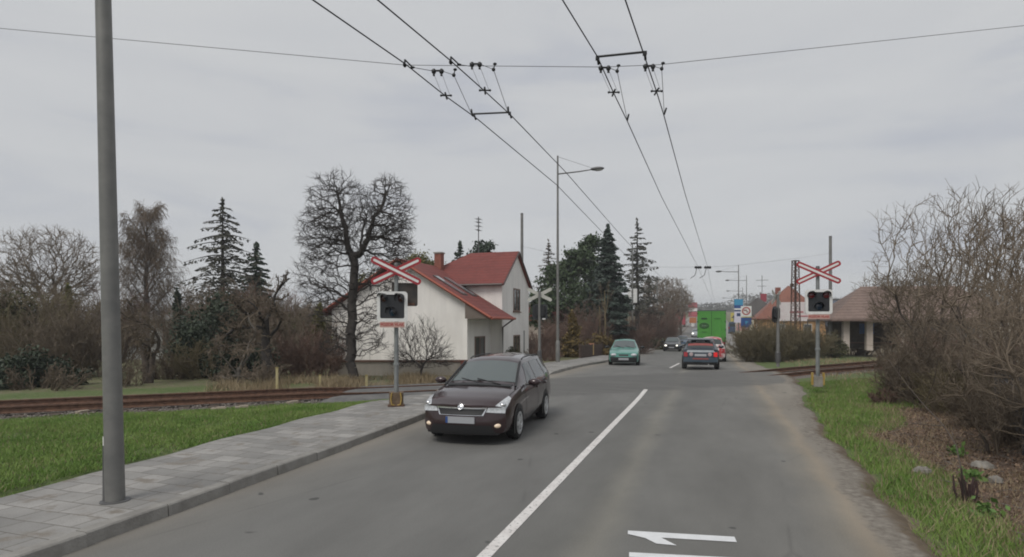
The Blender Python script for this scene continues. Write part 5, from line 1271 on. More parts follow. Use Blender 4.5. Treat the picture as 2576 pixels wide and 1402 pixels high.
# conifers
def conifer(name, label, x, y, h, rad, seed, mat_n, m_b, whorl=15, nb=7, droop=-.25, dens=26, sz=.10, lo=.08, open_=0.0, group=None, up=0.0, z=None, shape=.85):
    g = random.Random(seed); gn = np.random.RandomState(seed); t = root_at(name, label, "tree", x, y, group, z)
    br = []; C_ = []; AX = []
    tot = whorl*nb; az0 = g.uniform(0, 6.28)
    for i in range(tot):
            f = lo+(1-lo)*((i+g.uniform(-1.2, 1.2)+.5)/tot); zz_ = h*min(.985, max(lo*.8, f)); L0 = rad*(1-min(.999, f))**shape+.06
            if g.random() < open_: continue
            a = az0+2.39996*i+g.uniform(-.35, .35); L = L0*g.uniform(.62, 1.12); n = 5; p = (0, 0, zz_); dz = .18+up+g.uniform(-.12, .12)
            for j in range(n):
                dz += droop*.5+up*.25+(.10 if j > 2 else 0); q = (p[0]+math.cos(a)*L/n, p[1]+math.sin(a)*L/n, p[2]+dz*L/n)
                br.append((p, q, .035*(1-j/n)*min(1, L)+.008, .035*(1-(j+1)/n)*min(1, L)+.008))
                m_ = max(2, int(dens*L/n))
                for _ in range(m_):
                    u = g.random(); sd = g.choice((-1, 1)); w = g.uniform(0, .24)*L*(1-j/n*.7)
                    C_.append((p[0]+(q[0]-p[0])*u-math.sin(a)*sd*w, p[1]+(q[1]-p[1])*u+math.cos(a)*sd*w, p[2]+(q[2]-p[2])*u-g.uniform(0, .10)*L-w*.25))
                    AX.append((math.cos(a)*.6-math.sin(a)*sd, math.sin(a)*.6+math.cos(a)*sd, -.35))
                p = q
    for _ in range(int(dens*1.5)): C_.append((g.gauss(0, .05), g.gauss(0, .05), h*g.uniform(.93, 1.02))); AX.append((0, 0, 1))
    wood_mesh("trunk", [seg([(0, 0, -.3), (0, 0, h*.5), (0, 0, h)], [.02*h, .013*h, .012]), br], [8, 4], m_b, t)
    leaves("crown", C_, sz, mat_n, t, gn, 0., 2.6, AX)
    return t
x, y, _ = P(560, 900, 36); conifer("conifer_tree", "thin sparse grey conifer with drooping tiers behind the gnarled tree", x, y, 9.9, 4.1, 3, needle_g, bark_d, 16, 6, -.27, 28, .10, .1, .12, shape=.62)
x, y, _ = P(645, 900, 41); conifer("spruce_tree", "dark green spruce top peeping right of the sparse conifer", x, y, 8.0, 3.2, 4, needle_d, bark_d, 15, 8, -.2, 42, .13)
x, y, _ = P(1380, 880, 62); conifer("larch_tree", "pale brown bare larch behind the tall street lamp post", x, y, 11.6, 3.4, 5, needle_l, bark_b, 16, 7, -.12, 20, .10, .2, .1, shape=.8)
x, y, _ = P(1529, 880, 50); conifer("spruce_tree", "broad dark blue green spruce beside the left footway", x, y, 10.9, 2.9, 6, needle_b, bark_d, 24, 10, -.16, 58, .15, .2, z=-.7, shape=.74)
x, y, _ = P(1603, 880, 64); conifer("larch_tree", "tall grey brown larch with long side branches beside the sign pole", x, y, 13.9, 4.7, 7, needle_g, bark_d, 12, 6, -.14, 26, .13, .3, .15, z=-.8, shape=.72)
x, y, _ = P(1632, 880, 72); conifer("larch_tree", "brown larch half hidden behind the one with long side branches", x, y, 8.6, 2.9, 9, needle_l, bark_b, 14, 7, -.12, 20, .13, .15, .1)
x, y, _ = P(1157, 880, 52); conifer("spruce_tree", "small dark spruce top showing over the red roof, beside the aerial", x, y, 9.9, 2.9, 10, needle_d, bark_d, 13, 8, -.1, 40, .14)
# crowns made of clumps of leaf-sized faces
def clump_tree(name, label, x, y, blobs, n, size, m_l, m_b, seed, trunk=None, cat="tree", group=None, el=1.7, z=None, down=0):
    gn = np.random.RandomState(seed); t = root_at(name, label, cat, x, y, group, z); C_ = []; br = []
    for (bx_, by, bz, rx, rz2) in blobs:
        k = 9; sub = gn.normal(size=(k, 3)); sub /= np.linalg.norm(sub, axis=1)[:, None]; sub *= gn.uniform(.35, 1.0, (k, 1)); cen_ = sub*np.array([rx, rx, rz2])+np.array([bx_, by, bz])
        for c_ in cen_:
            q = gn.normal(size=(n//k, 3))*np.array([rx*.30, rx*.30, rz2*.26])+c_; C_.append(q)
            br.append(((0, 0, max(.0, bz*.35)) if trunk else (bx_*.5, by*.5, 0.02), tuple(c_), .03, .008))
    C_ = np.concatenate(C_); C_ = C_[C_[:, 2] > .02]
    wood_mesh("trunk" if trunk else "stems", [trunk or [((0, 0, -.1), (0, 0, .25), .05, .03)], br], [8, 4], m_b, t); leaves("crown" if trunk else "foliage", C_, size, m_l, t, gn, down, el)
    return t
x, y, _ = P(1430, 880, 54)
clump_tree("pine_tree", "dense dark green pine between the tall lamp post and the blue green spruce", x, y, [(-.6, 0, 6.0, 1.7, 1.3), (.9, .3, 7.2, 1.6, 1.4), (-1.6, .2, 4.6, 1.5, 1.1), (.6, -.4, 5.2, 1.7, 1.2), (1.5, 0, 8.8, .9, .9), (.3, 0, 8.6, .9, .7), (-2.3, 0, 3.4, 1.1, .8), (1.3, .3, 4.0, 1.4, .9), (-2.6, .3, 4.7, .9, .7), (-1.0, 0, 7.3, 1.1, .9)], 1300, .17, needle_p, bark_b, 21, seg([(0, 0, -.4), (.1, 0, 4), (.5, 0, 8)], [.25, .2, .05]), z=-.6)
x, y, _ = P(1484, 880, 57)
clump_tree("pine_tree", "tall dark pine crown just left of the blue green spruce top", x, y, [(0, 0, 10.3, 1.0, .9), (-.4, 0, 9.0, 1.4, 1.1), (.3, .3, 7.6, 1.5, 1.2), (.2, -.3, 6.0, 1.4, 1.2), (-.3, -.3, 4.6, 1.3, 1.0)], 1500, .17, needle_p, bark_b, 22, seg([(0, 0, -.4), (.1, 0, 5), (0, 0, 9)], [.25, .2, .05]), z=-.6)
x, y, _ = P(1216, 880, 54)
clump_tree("pine_tree", "round dark pine top showing above the red wing roof", x, y, [(0, 0, 9.7, .8, .8), (-.5, 0, 8.8, 1.1, .8), (.6, 0, 8.7, 1.0, .8), (0, 0, 7.8, 1.2, .8)], 1000, .17, needle_d, bark_b, 23, seg([(0, 0, -.4), (0, 0, 8)], [.22, .08]))
x, y, _ = P(1030, 880, 50)
clump_tree("leafy_tree", "olive green budding tree behind the chimney of the white house", x, y, [(-1.6, 0, 7.4, 1.7, .9), (0, 0, 8.0, 1.6, .9), (1.7, 0, 7.5, 1.5, .8), (-3.0, 0, 6.4, 1.3, .9), (2.9, 0, 6.6, 1.1, .8)], 900, .13, leaf_y, bark_b, 24, seg([(0, 0, -.4), (0, 0, 6)], [.25, .1]))
def bush(label, px, Y, w, h, n, size, m_l, seed, name="evergreen_bush", group=None, cone=False, yo=0):
    x, y, _ = P(px, 900, Y)
    if cone: bl_ = [(0, 0, h*f, w*.5*(1.02-f)*.8+.05, h*.16) for f in (.12, .3, .5, .7, .88)]
    else: bl_ = [(-w*.28, 0, h*.42, w*.26, h*.36), (w*.02, -.1, h*.58, w*.28, h*.38), (w*.3, .1, h*.40, w*.24, h*.34), (0, -.2, h*.22, w*.38, h*.2)]
    return clump_tree(name, label, x, y, bl_, n, size, m_l, bark_b, seed, None, "bush", group)
bush("orange brown conical thuja beside the left footway", 1440, 42, 2.3, 3.1, 1300, .11, leaf_t, 31, "thuja_bush", None, True)
bush("yellowish low bush at the foot of the blue green spruce", 1515, 45, 2.4, 1.7, 700, .10, leaf_t, 32)
bush("dark evergreen bush low behind the track, left of the gnarled tree's trunk", 485, 23.5, 1.5, 1.9, 1500, .075, leaf_k, 33)
bush("dark glossy evergreen bush under the pale bare branches", 585, 23, 2.3, 1.3, 1500, .075, leaf_k, 34)
bush("tall dark evergreen shrub behind the pale bare branches", 545, 27, 3.2, 3.4, 1700, .09, leaf_k, 35)
bush("yellow green conifer bush left of the big bare tree", 800, 29, 1.7, 3.0, 1300, .085, leaf_y, 36, cone=True)
bush("olive bush between gnarled tree and yellow green conifer", 742, 30, 2.4, 2.9, 1300, .085, leaf_o, 37)
bush("dark low evergreen beneath the gnarled tree's right side", 668, 24, 2.0, 1.2, 1100, .075, leaf_k, 38)
bush("olive evergreen bush at the far left edge", 25, 26, 4.0, 3.7, 2200, .09, leaf_o, 39)
bush("dark low evergreen bush at the left edge behind the track", 60, 19.5, 2.2, 1.25, 1300, .07, leaf_k, 40)
bush("yellowish green conifer top behind the thicket, left of the thick pole", 172, 31, 1.5, 3.9, 900, .085, leaf_y, 41, cone=True)
bush("dark bush just left of the thick pole behind the track", 150, 20, 1.7, .9, 900, .065, leaf_k, 42)
bush("dark conifer behind the thicket near the flat roofed house", 448, 33, 1.3, 4.0, 1100, .09, leaf_k, 43, cone=True)
bush("small green bush at the corner of the white house", 1290, 33, .9, .9, 500, .06, leaf_o, 44)
bush("low dark hedge plant under the brown shrubs beyond the green car", 1640, 66, 4.5, 1.4, 900, .12, leaf_o, 45)
bush("low green hedge plant behind the right crossing signal", 2095, 37, 1.6, 1.5, 900, .085, leaf_o, 46)

# multi-stemmed leafless shrubs
SH = dict(n=[5, 4, 3], wob=[.12, .2, .22], trop=[.06, .05, .03], kids=[9, 8, 0], ang=[.5, .65, .6], ratio=[.52, .48, .4], start=[.1, .05, 0], tap=.8, rmin=.007, rr=.5)
def shrub(label, x, y, w, h, stems, m, seed, S=SH, r0=.03, name="bare_shrub", group="bare shrubs and bushes", z=None, base=.35):
    g = random.Random(seed); t = root_at(name, label, "shrub", x, y, group, z); out = [[] for _ in S['n']]
    for i in range(stems):
        a = g.uniform(0, 6.283); k = math.sqrt(g.random()); p = (math.cos(a)*k*w*base, math.sin(a)*k*w*base*.7, -.05); out[0].append(((0, 0, -.12), p, r0*.6, r0*.6))
        d = nrm(math.cos(a)*k*.62*w/h+g.gauss(0, .1), math.sin(a)*k*.62*w/h+g.gauss(0, .1), 1); grow(out, p, d, h*g.uniform(.62, .98)*(1-.22*k), r0*g.uniform(.6, 1.1), 0, S, g)
    wood_mesh("stems", [out[0]], [5], m, t); wood_mesh("twigs", out[1:], [3, 3, 3][:len(out)-1], m, t); return t
def shr(label, px, Y, w, h, stems, m, seed, **k): x, y, _ = P(px, 900, Y); return shrub(label, x, y, w, h, stems, m, seed, **k)
shr("brown bare shrub at the left edge of the thicket", 20, 26, 3.6, 4.2, 34, twig_b, 51, r0=.03)
shr("tall olive brown bare shrub behind the dark low evergreen at left", 85, 25, 3.4, 3.9, 34, twig_o, 52)
shr("brown bare shrub straight left of the thick pole", 165, 23, 3.0, 3.3, 30, twig_b, 53)
shr("bare shrub partly behind the thick pole", 235, 23.5, 2.6, 3.0, 24, twig_b, 54)
shr("tall reddish brown bare shrub behind the flat roofed house, below the birch", 350, 52, 5.5, 5.6, 40, twig_r, 55)
shr("tall brown bare shrub between birch and sparse conifer", 470, 29, 2.2, 3.6, 20, twig_b, 56)
shr("dense brown bare shrub filling behind the gnarled tree", 600, 30, 4.2, 4.4, 40, twig_b, 57)
shr("wide brown bare shrub right of the gnarled tree", 700, 27.5, 3.2, 3.5, 34, twig_b, 58)
shr("rounded reddish brown shrub left of the big bare tree", 785, 23.5, 2.4, 2.2, 44, twig_r, 59)
shr("low olive bare shrub in front of the tall evergreen", 520, 22.5, 2.2, 1.8, 20, twig_o, 60)
shr("grey bare shrub in front of the olive bush", 735, 26, 2.4, 2.9, 24, twig_g, 61)
shr("low tangled grey shrub behind the track, left of the yellow marker post", 635, 20.5, 2.4, 1.1, 16, twig_g, 62)
shr("low tangled brown shrub near the track under the thick pole's right side", 325, 19.5, 1.4, 1.2, 12, twig_b, 63)
shr("low brown shrub right by the track at far left", 110, 18.6, 2.2, 1.1, 16, twig_b, 64)
shr("brown hedge shrub between the white house and the conifers", 1350, 42, 2.4, 2.6, 50, twig_r, 65, r0=.025)
shr("brown shrub behind the conical thuja", 1405, 46, 3.0, 3.4, 50, twig_r, 66, r0=.025)
shr("tall thin brown shrub between the pines and the sign pole", 1475, 48, 3.0, 4.4, 46, twig_r, 67, r0=.025)
shr("rounded reddish brown shrub behind the green car", 1590, 51, 3.0, 3.2, 60, twig_r, 68, r0=.025)
shr("brown shrub under the larch with long side branches", 1555, 55, 2.8, 3.6, 50, twig_r, 69, r0=.025)
shr("brown dense tall shrub before the bare roadside trees", 1635, 70, 5.5, 6.0, 70, twig_r, 70, r0=.035)
shr("brown dense shrub at the end of the left tree row", 1668, 84, 5.0, 5.5, 60, twig_b, 71, r0=.035)
shr("low brown shrub at the foot of the tall street lamp", 1370, 36, 1.8, 1.2, 30, twig_r, 72, r0=.02)
for (px, Y, w, h, n, m_, sd, lab) in ((50, 33, 5.0, 5.2, 46, twig_g, 121, "tall grey bare shrub at far left behind the olive bush"), (205, 34, 4.0, 4.6, 40, twig_b, 122, "tall brown bare shrub behind the thicket, left of the thick pole"), (290, 36, 3.0, 4.6, 30, twig_r, 123, "reddish bare shrub just right of the thick pole, behind the birch foot"),
      (520, 34, 4.2, 5.2, 46, twig_b, 124, "tall brown bare shrub under the sparse conifer"), (610, 33, 3.6, 5.0, 44, twig_g, 125, "tall grey bare shrub between sparse conifer and dark spruce top"), (690, 33, 4.0, 5.0, 46, twig_r, 126, "tall reddish bare shrub behind the gnarled tree's right limbs"), (765, 33, 3.4, 4.5, 44, twig_g, 127, "grey bare shrub behind the yellow green conifer bush"), (420, 22.2, 1.6, 1.3, 22, twig_b, 128, "low brown shrub between twin trunked tree and dark evergreen")):
    shr(lab, px, Y, w, h, n, m_, sd, S=dict(SH, rmin=.0085))
# hedge on the right behind the edge-on signal
hedge = shr("olive brown bare hedge bush, left one by the blue road sign", 1912, 37.5, 3.0, 2.7, 110, twig_o, 73, r0=.016, group="bare hedge bushes right of the road")
for (px, Y, sc, lab) in ((1968, 36.5, .95, "olive brown bare hedge bush right behind the turned away crossing signal"), (2025, 36.5, .88, "olive brown bare hedge bush just left of the right crossing signal"), (1940, 41, 1.1, "taller bare hedge bush standing behind the turned away crossing signal")):
    x, y, _ = P(px, 900, Y); dup(hedge, (x, y, G(x, y)-.03), px, lab, sc)
shr("reddish bare shrub right of the billboard behind the right signal", 2150, 42, 3.2, 3.2, 46, twig_b, 74)
# gnarled old tree and pale tree behind the track
SG = dict(n=[7, 5, 4, 3], wob=[.26, .28, .3, .3], trop=[.0, .0, .01, 0], kids=[9, 8, 6, 0], ang=[.85, .85, .8, .8], ratio=[.42, .5, .5, .4], start=[.25, .1, .05, 0], tap=.7, rmin=.0085, rr=.42)
x, y, _ = P(668, 985, 22)
bare_tree("bare_tree", "gnarled old bare tree with thick spreading trunk behind the track", x, y, SG, 81, [((-.1, 0, 1.9), (-.9, .1, .45), 2.0, .10), ((0, 0, 2.1), (.5, .2, .8), 2.0, .085), ((.0, 0, 2.2), (-.2, 0, 1), 1.8, .085), ((.1, 0, 1.5), (1, -.2, .35), 1.9, .065), ((-.05, 0, 1.3), (-1, -.3, .2), 2.0, .06), ((0, 0, 1.8), (.2, -.8, .5), 2.0, .06)],
          seg([(.25, 0, -.2), (.1, 0, .4), (0, 0, 1.2), (0, 0, 2.2)], [.42, .24, .18, .13]), bark_d, twig_b)
x, y, _ = P(600, 985, 20.3)
bare_tree("bare_tree", "small pale barked bare tree with sprawling branches over the dark evergreens", x, y, dict(SG, kids=[7, 6, 5, 0]), 82, [((0, 0, .3), (-.9, .1, .8), 2.1, .045), ((0, 0, .5), (.1, 0, 1), 2.2, .05), ((0, 0, .45), (.9, .0, .75), 1.9, .045), ((0, 0, .25), (-1, -.3, .3), 1.7, .035), ((0, 0, .3), (1, -.2, .35), 1.6, .035)], seg([(0, 0, -.1), (0, 0, .6)], [.07, .055]), bark_p, twig_g)
x, y, _ = P(372, 985, 20.6)
bare_tree("bare_tree", "short twin trunked bare tree right of the thick pole", x, y, dict(SG, trop=[.05, .03, .01, 0]), 83, [((-.12, 0, 1.1), (-.35, .1, 1), 2.1, .07), ((.2, 0, 1.0), (.5, 0, 1), 2.2, .06), ((0, 0, .9), (.1, -.3, 1), 1.7, .05)], seg([(0, 0, -.1), (-.05, 0, .5), (-.15, 0, 1.2)], [.15, .12, .09])+seg([(.08, 0, -.1), (.12, 0, .5), (.22, 0, 1.1)], [.11, .085, .07]), bark_b, twig_b)
x, y, _ = P(1060, 955, 22)
net_plant("bare_tree", "small bare fruit tree with upright spread in front of the garden wall", "tree", x, y, [(330, (0, 0, 1.35), (1.05, .9, .95), .3), (90, (-.75, 0, .75), (.45, .45, .4), .3), (90, (.75, 0, .85), (.45, .45, .4), .3)], [[(0, 0, -.1), (0, 0, .2), (.02, 0, .45)], [(.2, 0, .75)], [(-.25, .05, .7)]],
    bark_d, twig_d, 84, bf=.9, rmin=.0048, rpow=.42, tw=(3, .30), tws=.0038, cut=.02, twig_up=.45)
for i, (px, Y, h, lab, sd) in enumerate(((1655, 78, 9.0, "bare roadside tree behind the slim pole on the left", 85), (1690, 92, 10.0, "bare spreading tree at the end of the left tree row", 86), (1712, 112, 9.0, "smaller bare tree farthest along the left tree row", 87))):
    x, y, _ = P(px, 870, Y)
    net_plant("bare_tree", lab, "tree", x, y, [(520, (0, 0, h*.66), (h*.30, h*.28, h*.34), .3)], [[(0, 0, -.5), (0, 0, h*.12), (.05, 0, h*.3)], [(.4, 0, h*.42)], [(-.4, .1, h*.44)]], bark_d, twig_g, sd, bf=.7, rmin=.021, rpow=.42, tw=(4, .6), tws=.018, cut=.07, twig_up=.3)
# thin yellowish trunks by the spruce
for px, hh, lab in ((1508, 3.9, "thin yellowish trunk left of its twin before the blue green spruce"), (1521, 5.2, "taller thin yellowish trunk before the blue green spruce")):
    x, y, _ = P(px, 870, 47); bare_tree("thin_tree", lab, x, y, dict(SP, rmin=.008, kids=[5, 4, 3, 0]), px, [((0, 0, hh*.6), (.2, 0, 1), hh*.5, .035), ((0, 0, hh*.7), (-.3, 0, 1), hh*.4, .03)], seg([(0, 0, -.3), (.05, 0, hh*.5), (0, 0, hh)], [.075, .06, .03]), mat("ochre_bark", (.15, .12, .06), .9, (.20, .16, .09), 6), twig_b)
# right side: tall bare shrubs in front of the shelter and thicket by the road
SR = dict(n=[7, 5, 4, 3], wob=[.10, .15, .19, .2], trop=[.04, .05, .04, .02], kids=[8, 6, 4, 0], ang=[.5, .55, .6, .6], ratio=[.5, .5, .46, .4], start=[.15, .1, .05, 0], tap=.82, rmin=.0055, rr=.42)
def rshrub(label, px, Y, starts, m, seed, S=SR, m1=None):
    x, y, _ = P(px, 1000, Y); g = random.Random(seed); t = root_at("bare_shrub", label, "shrub", x, y, "tall bare shrubs at the right edge"); out = [[] for _ in S['n']]
    for p, d, L, r in starts:
        out[0].append(((0, 0, -.12), p, r, r)); grow(out, p, nrm(*d), L, r, 0, S, g)
    wood_mesh("stems", [out[0]], [6], m1 or m, t); wood_mesh("twigs", out[1:], [4, 3, 3], m, t)
def fan(label, px, Y, w, h, n, m, seed, stems=5, lean=0., rm=.0055, lo=.30, tw=(3, .32), tws=.0040):
    x, y, _ = P(px, 1000, Y); g = random.Random(seed); ini = []
    for k in range(stems):
        f = (k+.5)/stems*2-1+g.uniform(-.12, .12); a = [(f*.25*w*.4, g.uniform(-.2, .2), -.08)]; dx = f*w*.5*.62+lean*.5; dy = g.uniform(-.3, .3)*w*.5
        for q in (.16, .32, .48): a.append((a[0][0]+dx*q/.62+g.gauss(0, .04), a[0][1]+dy*q, h*q+g.gauss(0, .03)))
        ini.append(a if k == 0 else [ini[0][0]]+a)
    lob = [(n, (lean, 0, h*.62), (w*.5, w*.36, h*.33), .15), (n//7, (lean*1.3, 0, h*.86), (w*.42, w*.3, h*.15), .1), (n//4, (lean*.3, 0, h*lo), (w*.36, w*.28, h*.24), .2)]
    return net_plant("bare_shrub", label, "shrub", x, y, lob, ini, bark_b, m, seed, "tall bare shrubs at the right edge", None, ("stems", "twigs"), bf=.85, rmin=rm, rpow=.40, tw=tw, tws=tws, cut=.022, twig_up=.35, jit=.05)
fan("tall bare shrub fanning up before the pale wall of the shelter", 2385, 15.5, 4.0, 5.4, 420, twig_g, 91, 6, -.1)
fan("tall spiky bare shrub at right leaning over the plank fence", 2500, 12.5, 2.9, 4.8, 340, twig_g, 92, 5, -.15)
fan("bare shrub with steep stems at the very right edge", 2600, 10.8, 2.2, 4.2, 280, twig_g, 93, 5, -.1)
fan("brown bare shrub beside the track, before the pale shelter wall", 2310, 21.5, 3.2, 3.9, 620, twig_b, 94, 6, -.2, .0065, .3, (5, .3), .0055)
fan("near tangled bare shrub at the right edge in front of the plank fence", 2640, 8.6, 2.0, 2.9, 340, twig_g, 99, 5, -.25, .0045, .3, (5, .26), .0034)
fan("loose arching bare shrub over the leaf litter before the plank fence", 2500, 9.6, 1.7, 1.9, 170, twig_b, 110, 4, -.2, .0045, .3, (3, .28), .0034)
fan("tall bare shrub behind the left end of the shelter roof", 2225, 45, 5.0, 6.4, 420, twig_g, 95, 5, -.3, .014, .3, (4, .5), .011)
fan("tall bare shrub behind the shelter roof", 2400, 43, 7.5, 8.6, 620, twig_g, 96, 6, 0, .014, .35, (4, .55), .011)
fan("tall bare shrub behind the thicket at the right edge", 2545, 26, 5.0, 7.2, 420, twig_g, 197, 6, 0, .009, .35, (4, .4), .007)
fan("low spreading bare shrub between bramble thicket and verge grass", 2330, 14.6, 2.2, 1.9, 240, twig_b, 98, 6, -.1, .0055, .35)
def thick(label, px, Y, w, h, stems, m, seed, **k):
    x, y, _ = P(px, 1000, Y); return shrub(label, x, y, w, h, stems, m, seed, dict(SH, wob=[.13, .2, .25], trop=[.01, .0, -.01], rmin=.005, kids=[8, 7, 0]), .016, "bramble_bush", "bramble thicket right of the verge", None, .45)
thick("dark brown bramble bush nearest the right crossing signal", 2290, 15.8, 1.2, 1.6, 60, twig_b, 101)
thick("dense dark bramble bush behind the leaf litter", 2360, 14.2, 1.6, 1.5, 55, twig_b, 102)
thick("olive brown bramble bush below the tall fanning shrub", 2440, 12.8, 1.5, 1.3, 45, twig_o, 103)
thick("brown bramble bush before the start of the plank fence", 2520, 11.4, 1.4, 1.3, 42, twig_b, 104)
thick("purple brown bramble bush hanging over the plank fence", 2595, 10.0, 1.2, 1.2, 36, twig_g, 105)
thick("bramble bush far back between rails and shelter", 2310, 24, 2.2, 1.5, 50, twig_b, 106)
thick("reddish bramble bush low behind the track at right", 2440, 19, 3.0, 2.0, 60, twig_r, 107)
thick("brown bramble bush in front of the shelter wall", 2390, 29, 3.0, 2.0, 50, twig_b, 108)
thick("low brown bramble fringe at the edge of the right verge grass", 2245, 15.0, .8, .55, 30, twig_r, 109)
# stump shrub with one long arching stem
x, y, _ = gpt(2437, 1262); t = root_at("stump_shrub", "cut cluster of dark stems with one long arching branch on leaf litter", "shrub", x, y); g = random.Random(7); sg_ = []
for i in range(15):
    a = g.uniform(0, 6.28); k = g.uniform(.02, .10); h = g.uniform(.15, .34); p = (math.cos(a)*k, math.sin(a)*k, -.03); sg_ += seg([(0, 0, -.06), p, (p[0]*1.4+g.gauss(0, .02), p[1]*1.4, h*.5), (p[0]*1.9+g.gauss(0, .03), p[1]*1.9, h)], [.013, .013, .012, .009])
wood_mesh("stems", [sg_], [6], mat("dark_red_stems", (.045, .025, .025), .85, (.075, .045, .042), 5), t)
def rel(px, py, Y): q = P(px, py, Y); return (q[0]-x, q[1]-y, q[2]-t.location.z)
lng = [(-.02, 0, 0), rel(2418, 1180, 6.9), rel(2405, 1120, 7.1), rel(2375, 1072, 7.5), rel(2325, 1020, 8.4), rel(2275, 960, 9.4), rel(2235, 905, 10)]
wood_mesh("arching_branch", [seg(lng, [.010, .009, .008, .007, .006, .004, .003]), seg([lng[3], rel(2340, 1070, 7.6), rel(2270, 1062, 7.8)], [.007, .005, .003])+seg([lng[4], rel(2350, 960, 8.2), rel(2360, 900, 8.0)], [.006, .005, .003])], [6, 4], bark_b, t)
# far woodland, one mass on the horizon
gn = np.random.RandomState(77); N = 70000; xs = gn.uniform(-420, 520, N); ys = 330+40*gn.rand(N)+.05*np.abs(xs)
hz_ = 6+3*np.sin(xs*.05)+2*np.sin(xs*.13+1)+2.2*np.sin(xs*.31+2); zz0 = np.interp((xs-OX)*DV[0]+ys*DV[1], [a for a, b in ZK], [b for a, b in ZK])-.5
tag(leaves("woodland", np.stack([xs, ys, zz0+hz_*gn.rand(N)], 1), .75, mat("far_wood_green_brown", (.105, .105, .095), .9, (.15, .145, .13), .02), None, gn), "distant brown green woodland along the horizon", "woodland", kind='stuff')

# ------------------------------------------------------------------ grass and litter
def blades(name, label, pts, h, w, m, seed, cat="grass"):
    gn = np.random.RandomState(seed); p = np.asarray(pts); n = len(p); a = gn.uniform(0, 6.283, n); hh = h*gn.uniform(.45, 1.35, n); le = gn.normal(size=(n, 2))*hh[:, None]*.45
    dx = np.stack([np.cos(a), np.sin(a), 0*a], 1)*w*gn.uniform(.6, 1.3, (n, 1)); tip = p+np.concatenate([le, hh[:, None]], 1)
    v = np.stack([p-dx, p+dx, tip], 1).reshape(-1, 3); return tag(npmesh(name, v, np.arange(3*n).reshape(n, 3), m), label, cat, kind='stuff')
gm1 = mat("fresh_grass_blades", (.11, .21, .030), .75, (.205, .29, .070), .9); gm2 = mat("dry_grass_blades", (.22, .17, .10), .85, (.34, .27, .17), 1.5)
g = random.Random(9); L1 = []; D1 = []
pat = lambda x, y: math.sin(x*1.9+math.sin(y*2.3)*1.2)*math.sin(y*2.6-x*.8+math.sin(x*1.1))
while len(L1) < 95000:
    x = g.uniform(-22, -3.5); y = g.uniform(6, 17.5)
    if abs(x)/y > .93: continue
    u, v = UV(x, y); d = trk_d(x, y)
    if v > -6.10+.10*math.sin(u*2.7)-.06*math.sin(u*7) or d > -1.35+.2*math.sin(x*1.7): continue
    if pat(x, y)+g.random()*1.5 < -.05: continue
    if g.random() < .055: D1.append((x, y, G(x, y)-.01)); continue
    L1.append((x, y, G(x, y)-.01))
blades("lawn_grass", "short green grass on the lawn between footway and railway", L1, .062, .007, gm1, 1)
blades("dry_grass", "scattered dry straw blades in the lawn by the footway", D1, .07, .007, gm2, 11); D1 = []
L2_ = []
while len(L2_) < 75000:
    u = g.uniform(2.5, 24)**1.0; v = g.uniform(3.7, 13); x, y, _ = W(u, v)
    if x/y > .93 or y < 4: continue
    e = edge_v(u)+.36+.06*math.sin(u*3.3)+.05*math.sin(u*7.1)
    if v < e+abs(g.gauss(0, .08)) or g.random() < litter_w(u, v, x, y)*1.02 or abs(trk_d(x, y)) < 1.3: continue
    if v > 7 and g.random() < .5: continue
    if pat(x, y)+g.random()*1.6 < -.1: continue
    if g.random() < .10+.25*litter_w(u, v+.35, x, y): D1.append((x, y, G(x, y)-.01)); continue
    L2_.append((x, y, G(x, y)-.01))
blades("verge_grass", "green grass along the right road verge", L2_, .085, .0065, gm1, 2)
blades("dry_grass", "scattered dry straw blades along the right road verge", D1, .11, .007, gm2, 12)
D = []
while len(D) < 6500:
    x = g.uniform(-9.5, -1.5); y = trk_y(x)+g.uniform(1.5, 4.0)/.915; u, v = UV(x, y)
    if v > -4.5 or math.sin(x*3)+math.sin(x*1.3+y*2) < g.uniform(-1.2, 1.2): continue
    D.append((x, y, G(x, y)-.01))
blades("dry_grass", "dry straw coloured grass along the far side of the track", D, .30, .010, gm2, 3)
D = []
while len(D) < 5000:
    u = g.uniform(19, 40); v = g.uniform(6, 16); x, y, _ = W(u, v)
    if abs(trk_d(x, y)) < 1.3 or math.sin(x*1.2)+math.sin(y*1.1) < g.uniform(-1.5, 1.5): continue
    D.append((x, y, G(x, y)-.01))
D2 = []
while len(D2) < 5200:
    u = g.uniform(3, 17); v = g.uniform(4.75, 9); x, y, _ = W(u, v)
    if x/y > .95 or g.random() > litter_w(u, v, x, y) or pat(x*.8, y*.8) < g.uniform(-.7, .5): continue
    D2.append((x, y, G(x, y)-.01))
blades("dry_grass", "thin dry grass standing between the fallen leaves", D2, .10, .006, gm2, 14)
blades("dry_grass", "dry pale grass beyond the track on the right", D, .16, .012, gm2, 4)
LL = []
while len(LL) < 6500:
    u = g.uniform(3, 17); v = g.uniform(4.7, 10); x, y, _ = W(u, v)
    if x/y > .95 or g.random() > litter_w(u, v, x, y): continue
    LL.append((x, y, G(x, y)+g.uniform(.005, .035)))
lm = mat("fallen_leaves", (.095, .058, .038), .9, (.30, .21, .145), 14)
lo_ = leaves("leaf_litter", LL, .034, lm, None, np.random.RandomState(6), 0, 1.2); tag(lo_, "brown fallen leaves under the shrubs on the right", "leaf litter", kind='stuff')

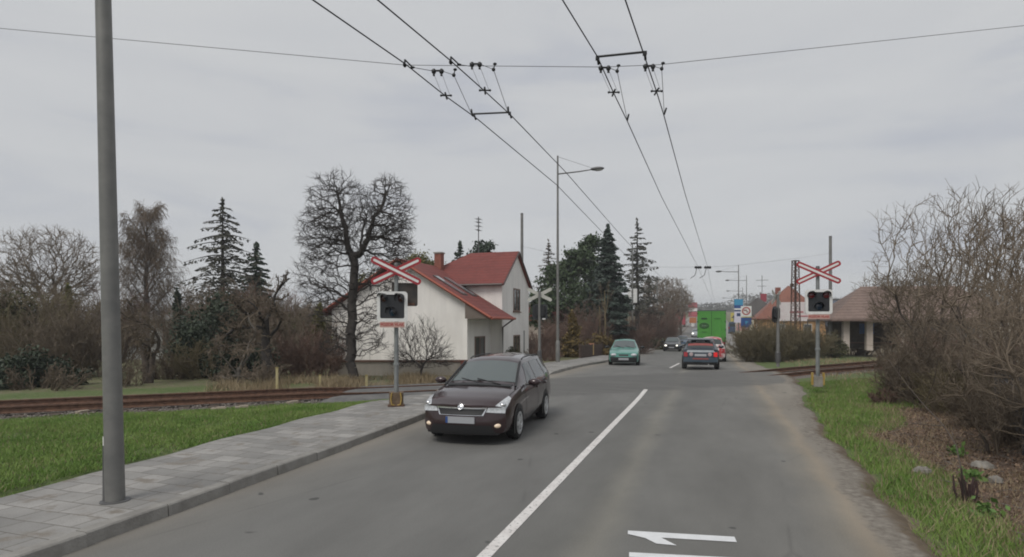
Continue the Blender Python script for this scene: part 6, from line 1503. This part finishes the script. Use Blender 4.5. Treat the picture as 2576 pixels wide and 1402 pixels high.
# sticks, stones and sprouts on the litter bank
g = random.Random(21); stk = []
for i in range(260):
    u = g.uniform(4, 15); v = g.uniform(4.75, 7.0); x, y, _ = W(u, v)
    if x/y > .92: continue
    a = g.uniform(0, 6.28); l = g.uniform(.08, .4); z = G(x, y)+.015; stk.append(((x, y, z), (x+math.cos(a)*l, y+math.sin(a)*l, z+g.uniform(0, .07)), g.uniform(.003, .008), .003))
tag(wood_mesh("fallen_twigs", [stk], [5], bark_p, None), "fallen pale twigs strewn on the leaf litter bank", "twigs", kind='stuff')
for i, (px, py, r_, lab) in enumerate(((2320, 1192, .13, "pale stone at the edge between grass and leaf litter"), (2505, 1215, .12, "grey stone lying near the foot of the plank fence"), (2470, 1180, .15, "dark grey stone half sunk behind the cut stem cluster"))):
    x, y, _ = gpt(px, py); mb = MB().ell((0, 0, .03), (r_, r_*.7, r_*.55), 9, 6); gg = random.Random(i); mb.v = [tuple(c_*gg.uniform(.85, 1.12) for c_ in p) for p in mb.v]
    tag(mb.build("stone", mat("verge_stone", (.16, .15, .135), .9, (.30, .28, .25), 9), loc=(x, y, G(x, y)), rz=i*1.3), lab, "stone", "stones on the litter bank")
for i, (px, py, lab) in enumerate(((2445, 1210, "small green sprout just beside the cut stem cluster"), (2480, 1300, "small green weed on the leaf litter nearest the bottom right corner"), (2405, 1150, "small green weed farther back on the leaf litter"))):
    x, y, _ = gpt(px, py); gn = np.random.RandomState(40+i); q = gn.normal(size=(70, 3))*np.array([.07, .07, .05])+np.array([0, 0, .07]); q = q[q[:, 2] > .005]
    t = thing("weed", lab, "weed", (x, y, G(x, y)), 0, "green weeds on the leaf litter"); leaves("leaves", q, .045, mat("fresh_weed_leaves", (.07, .15, .03), .7, (.13, .21, .05), 6), t, gn, -.3, 1.8)

# ------------------------------------------------------------------ thin spring haze in the air
hb = MB().box((100, 370, 13), (1840, 900, 32)); hz = hb.build("haze", None); hz['kind'] = 'stuff'; hz['label'] = "thin pale haze in the air along the road"; hz['category'] = "haze"
hm = bpy.data.materials.new("haze"); hm.use_nodes = True; ht = hm.node_tree; ht.nodes.clear()
hv = ht.nodes.new('ShaderNodeVolumePrincipled'); hv.inputs['Color'].default_value = (.9, .93, .97, 1); hv.inputs['Density'].default_value = .0009; ho_ = ht.nodes.new('ShaderNodeOutputMaterial'); ht.links.new(hv.outputs[0], ho_.inputs['Volume']); hz.data.materials.append(hm)
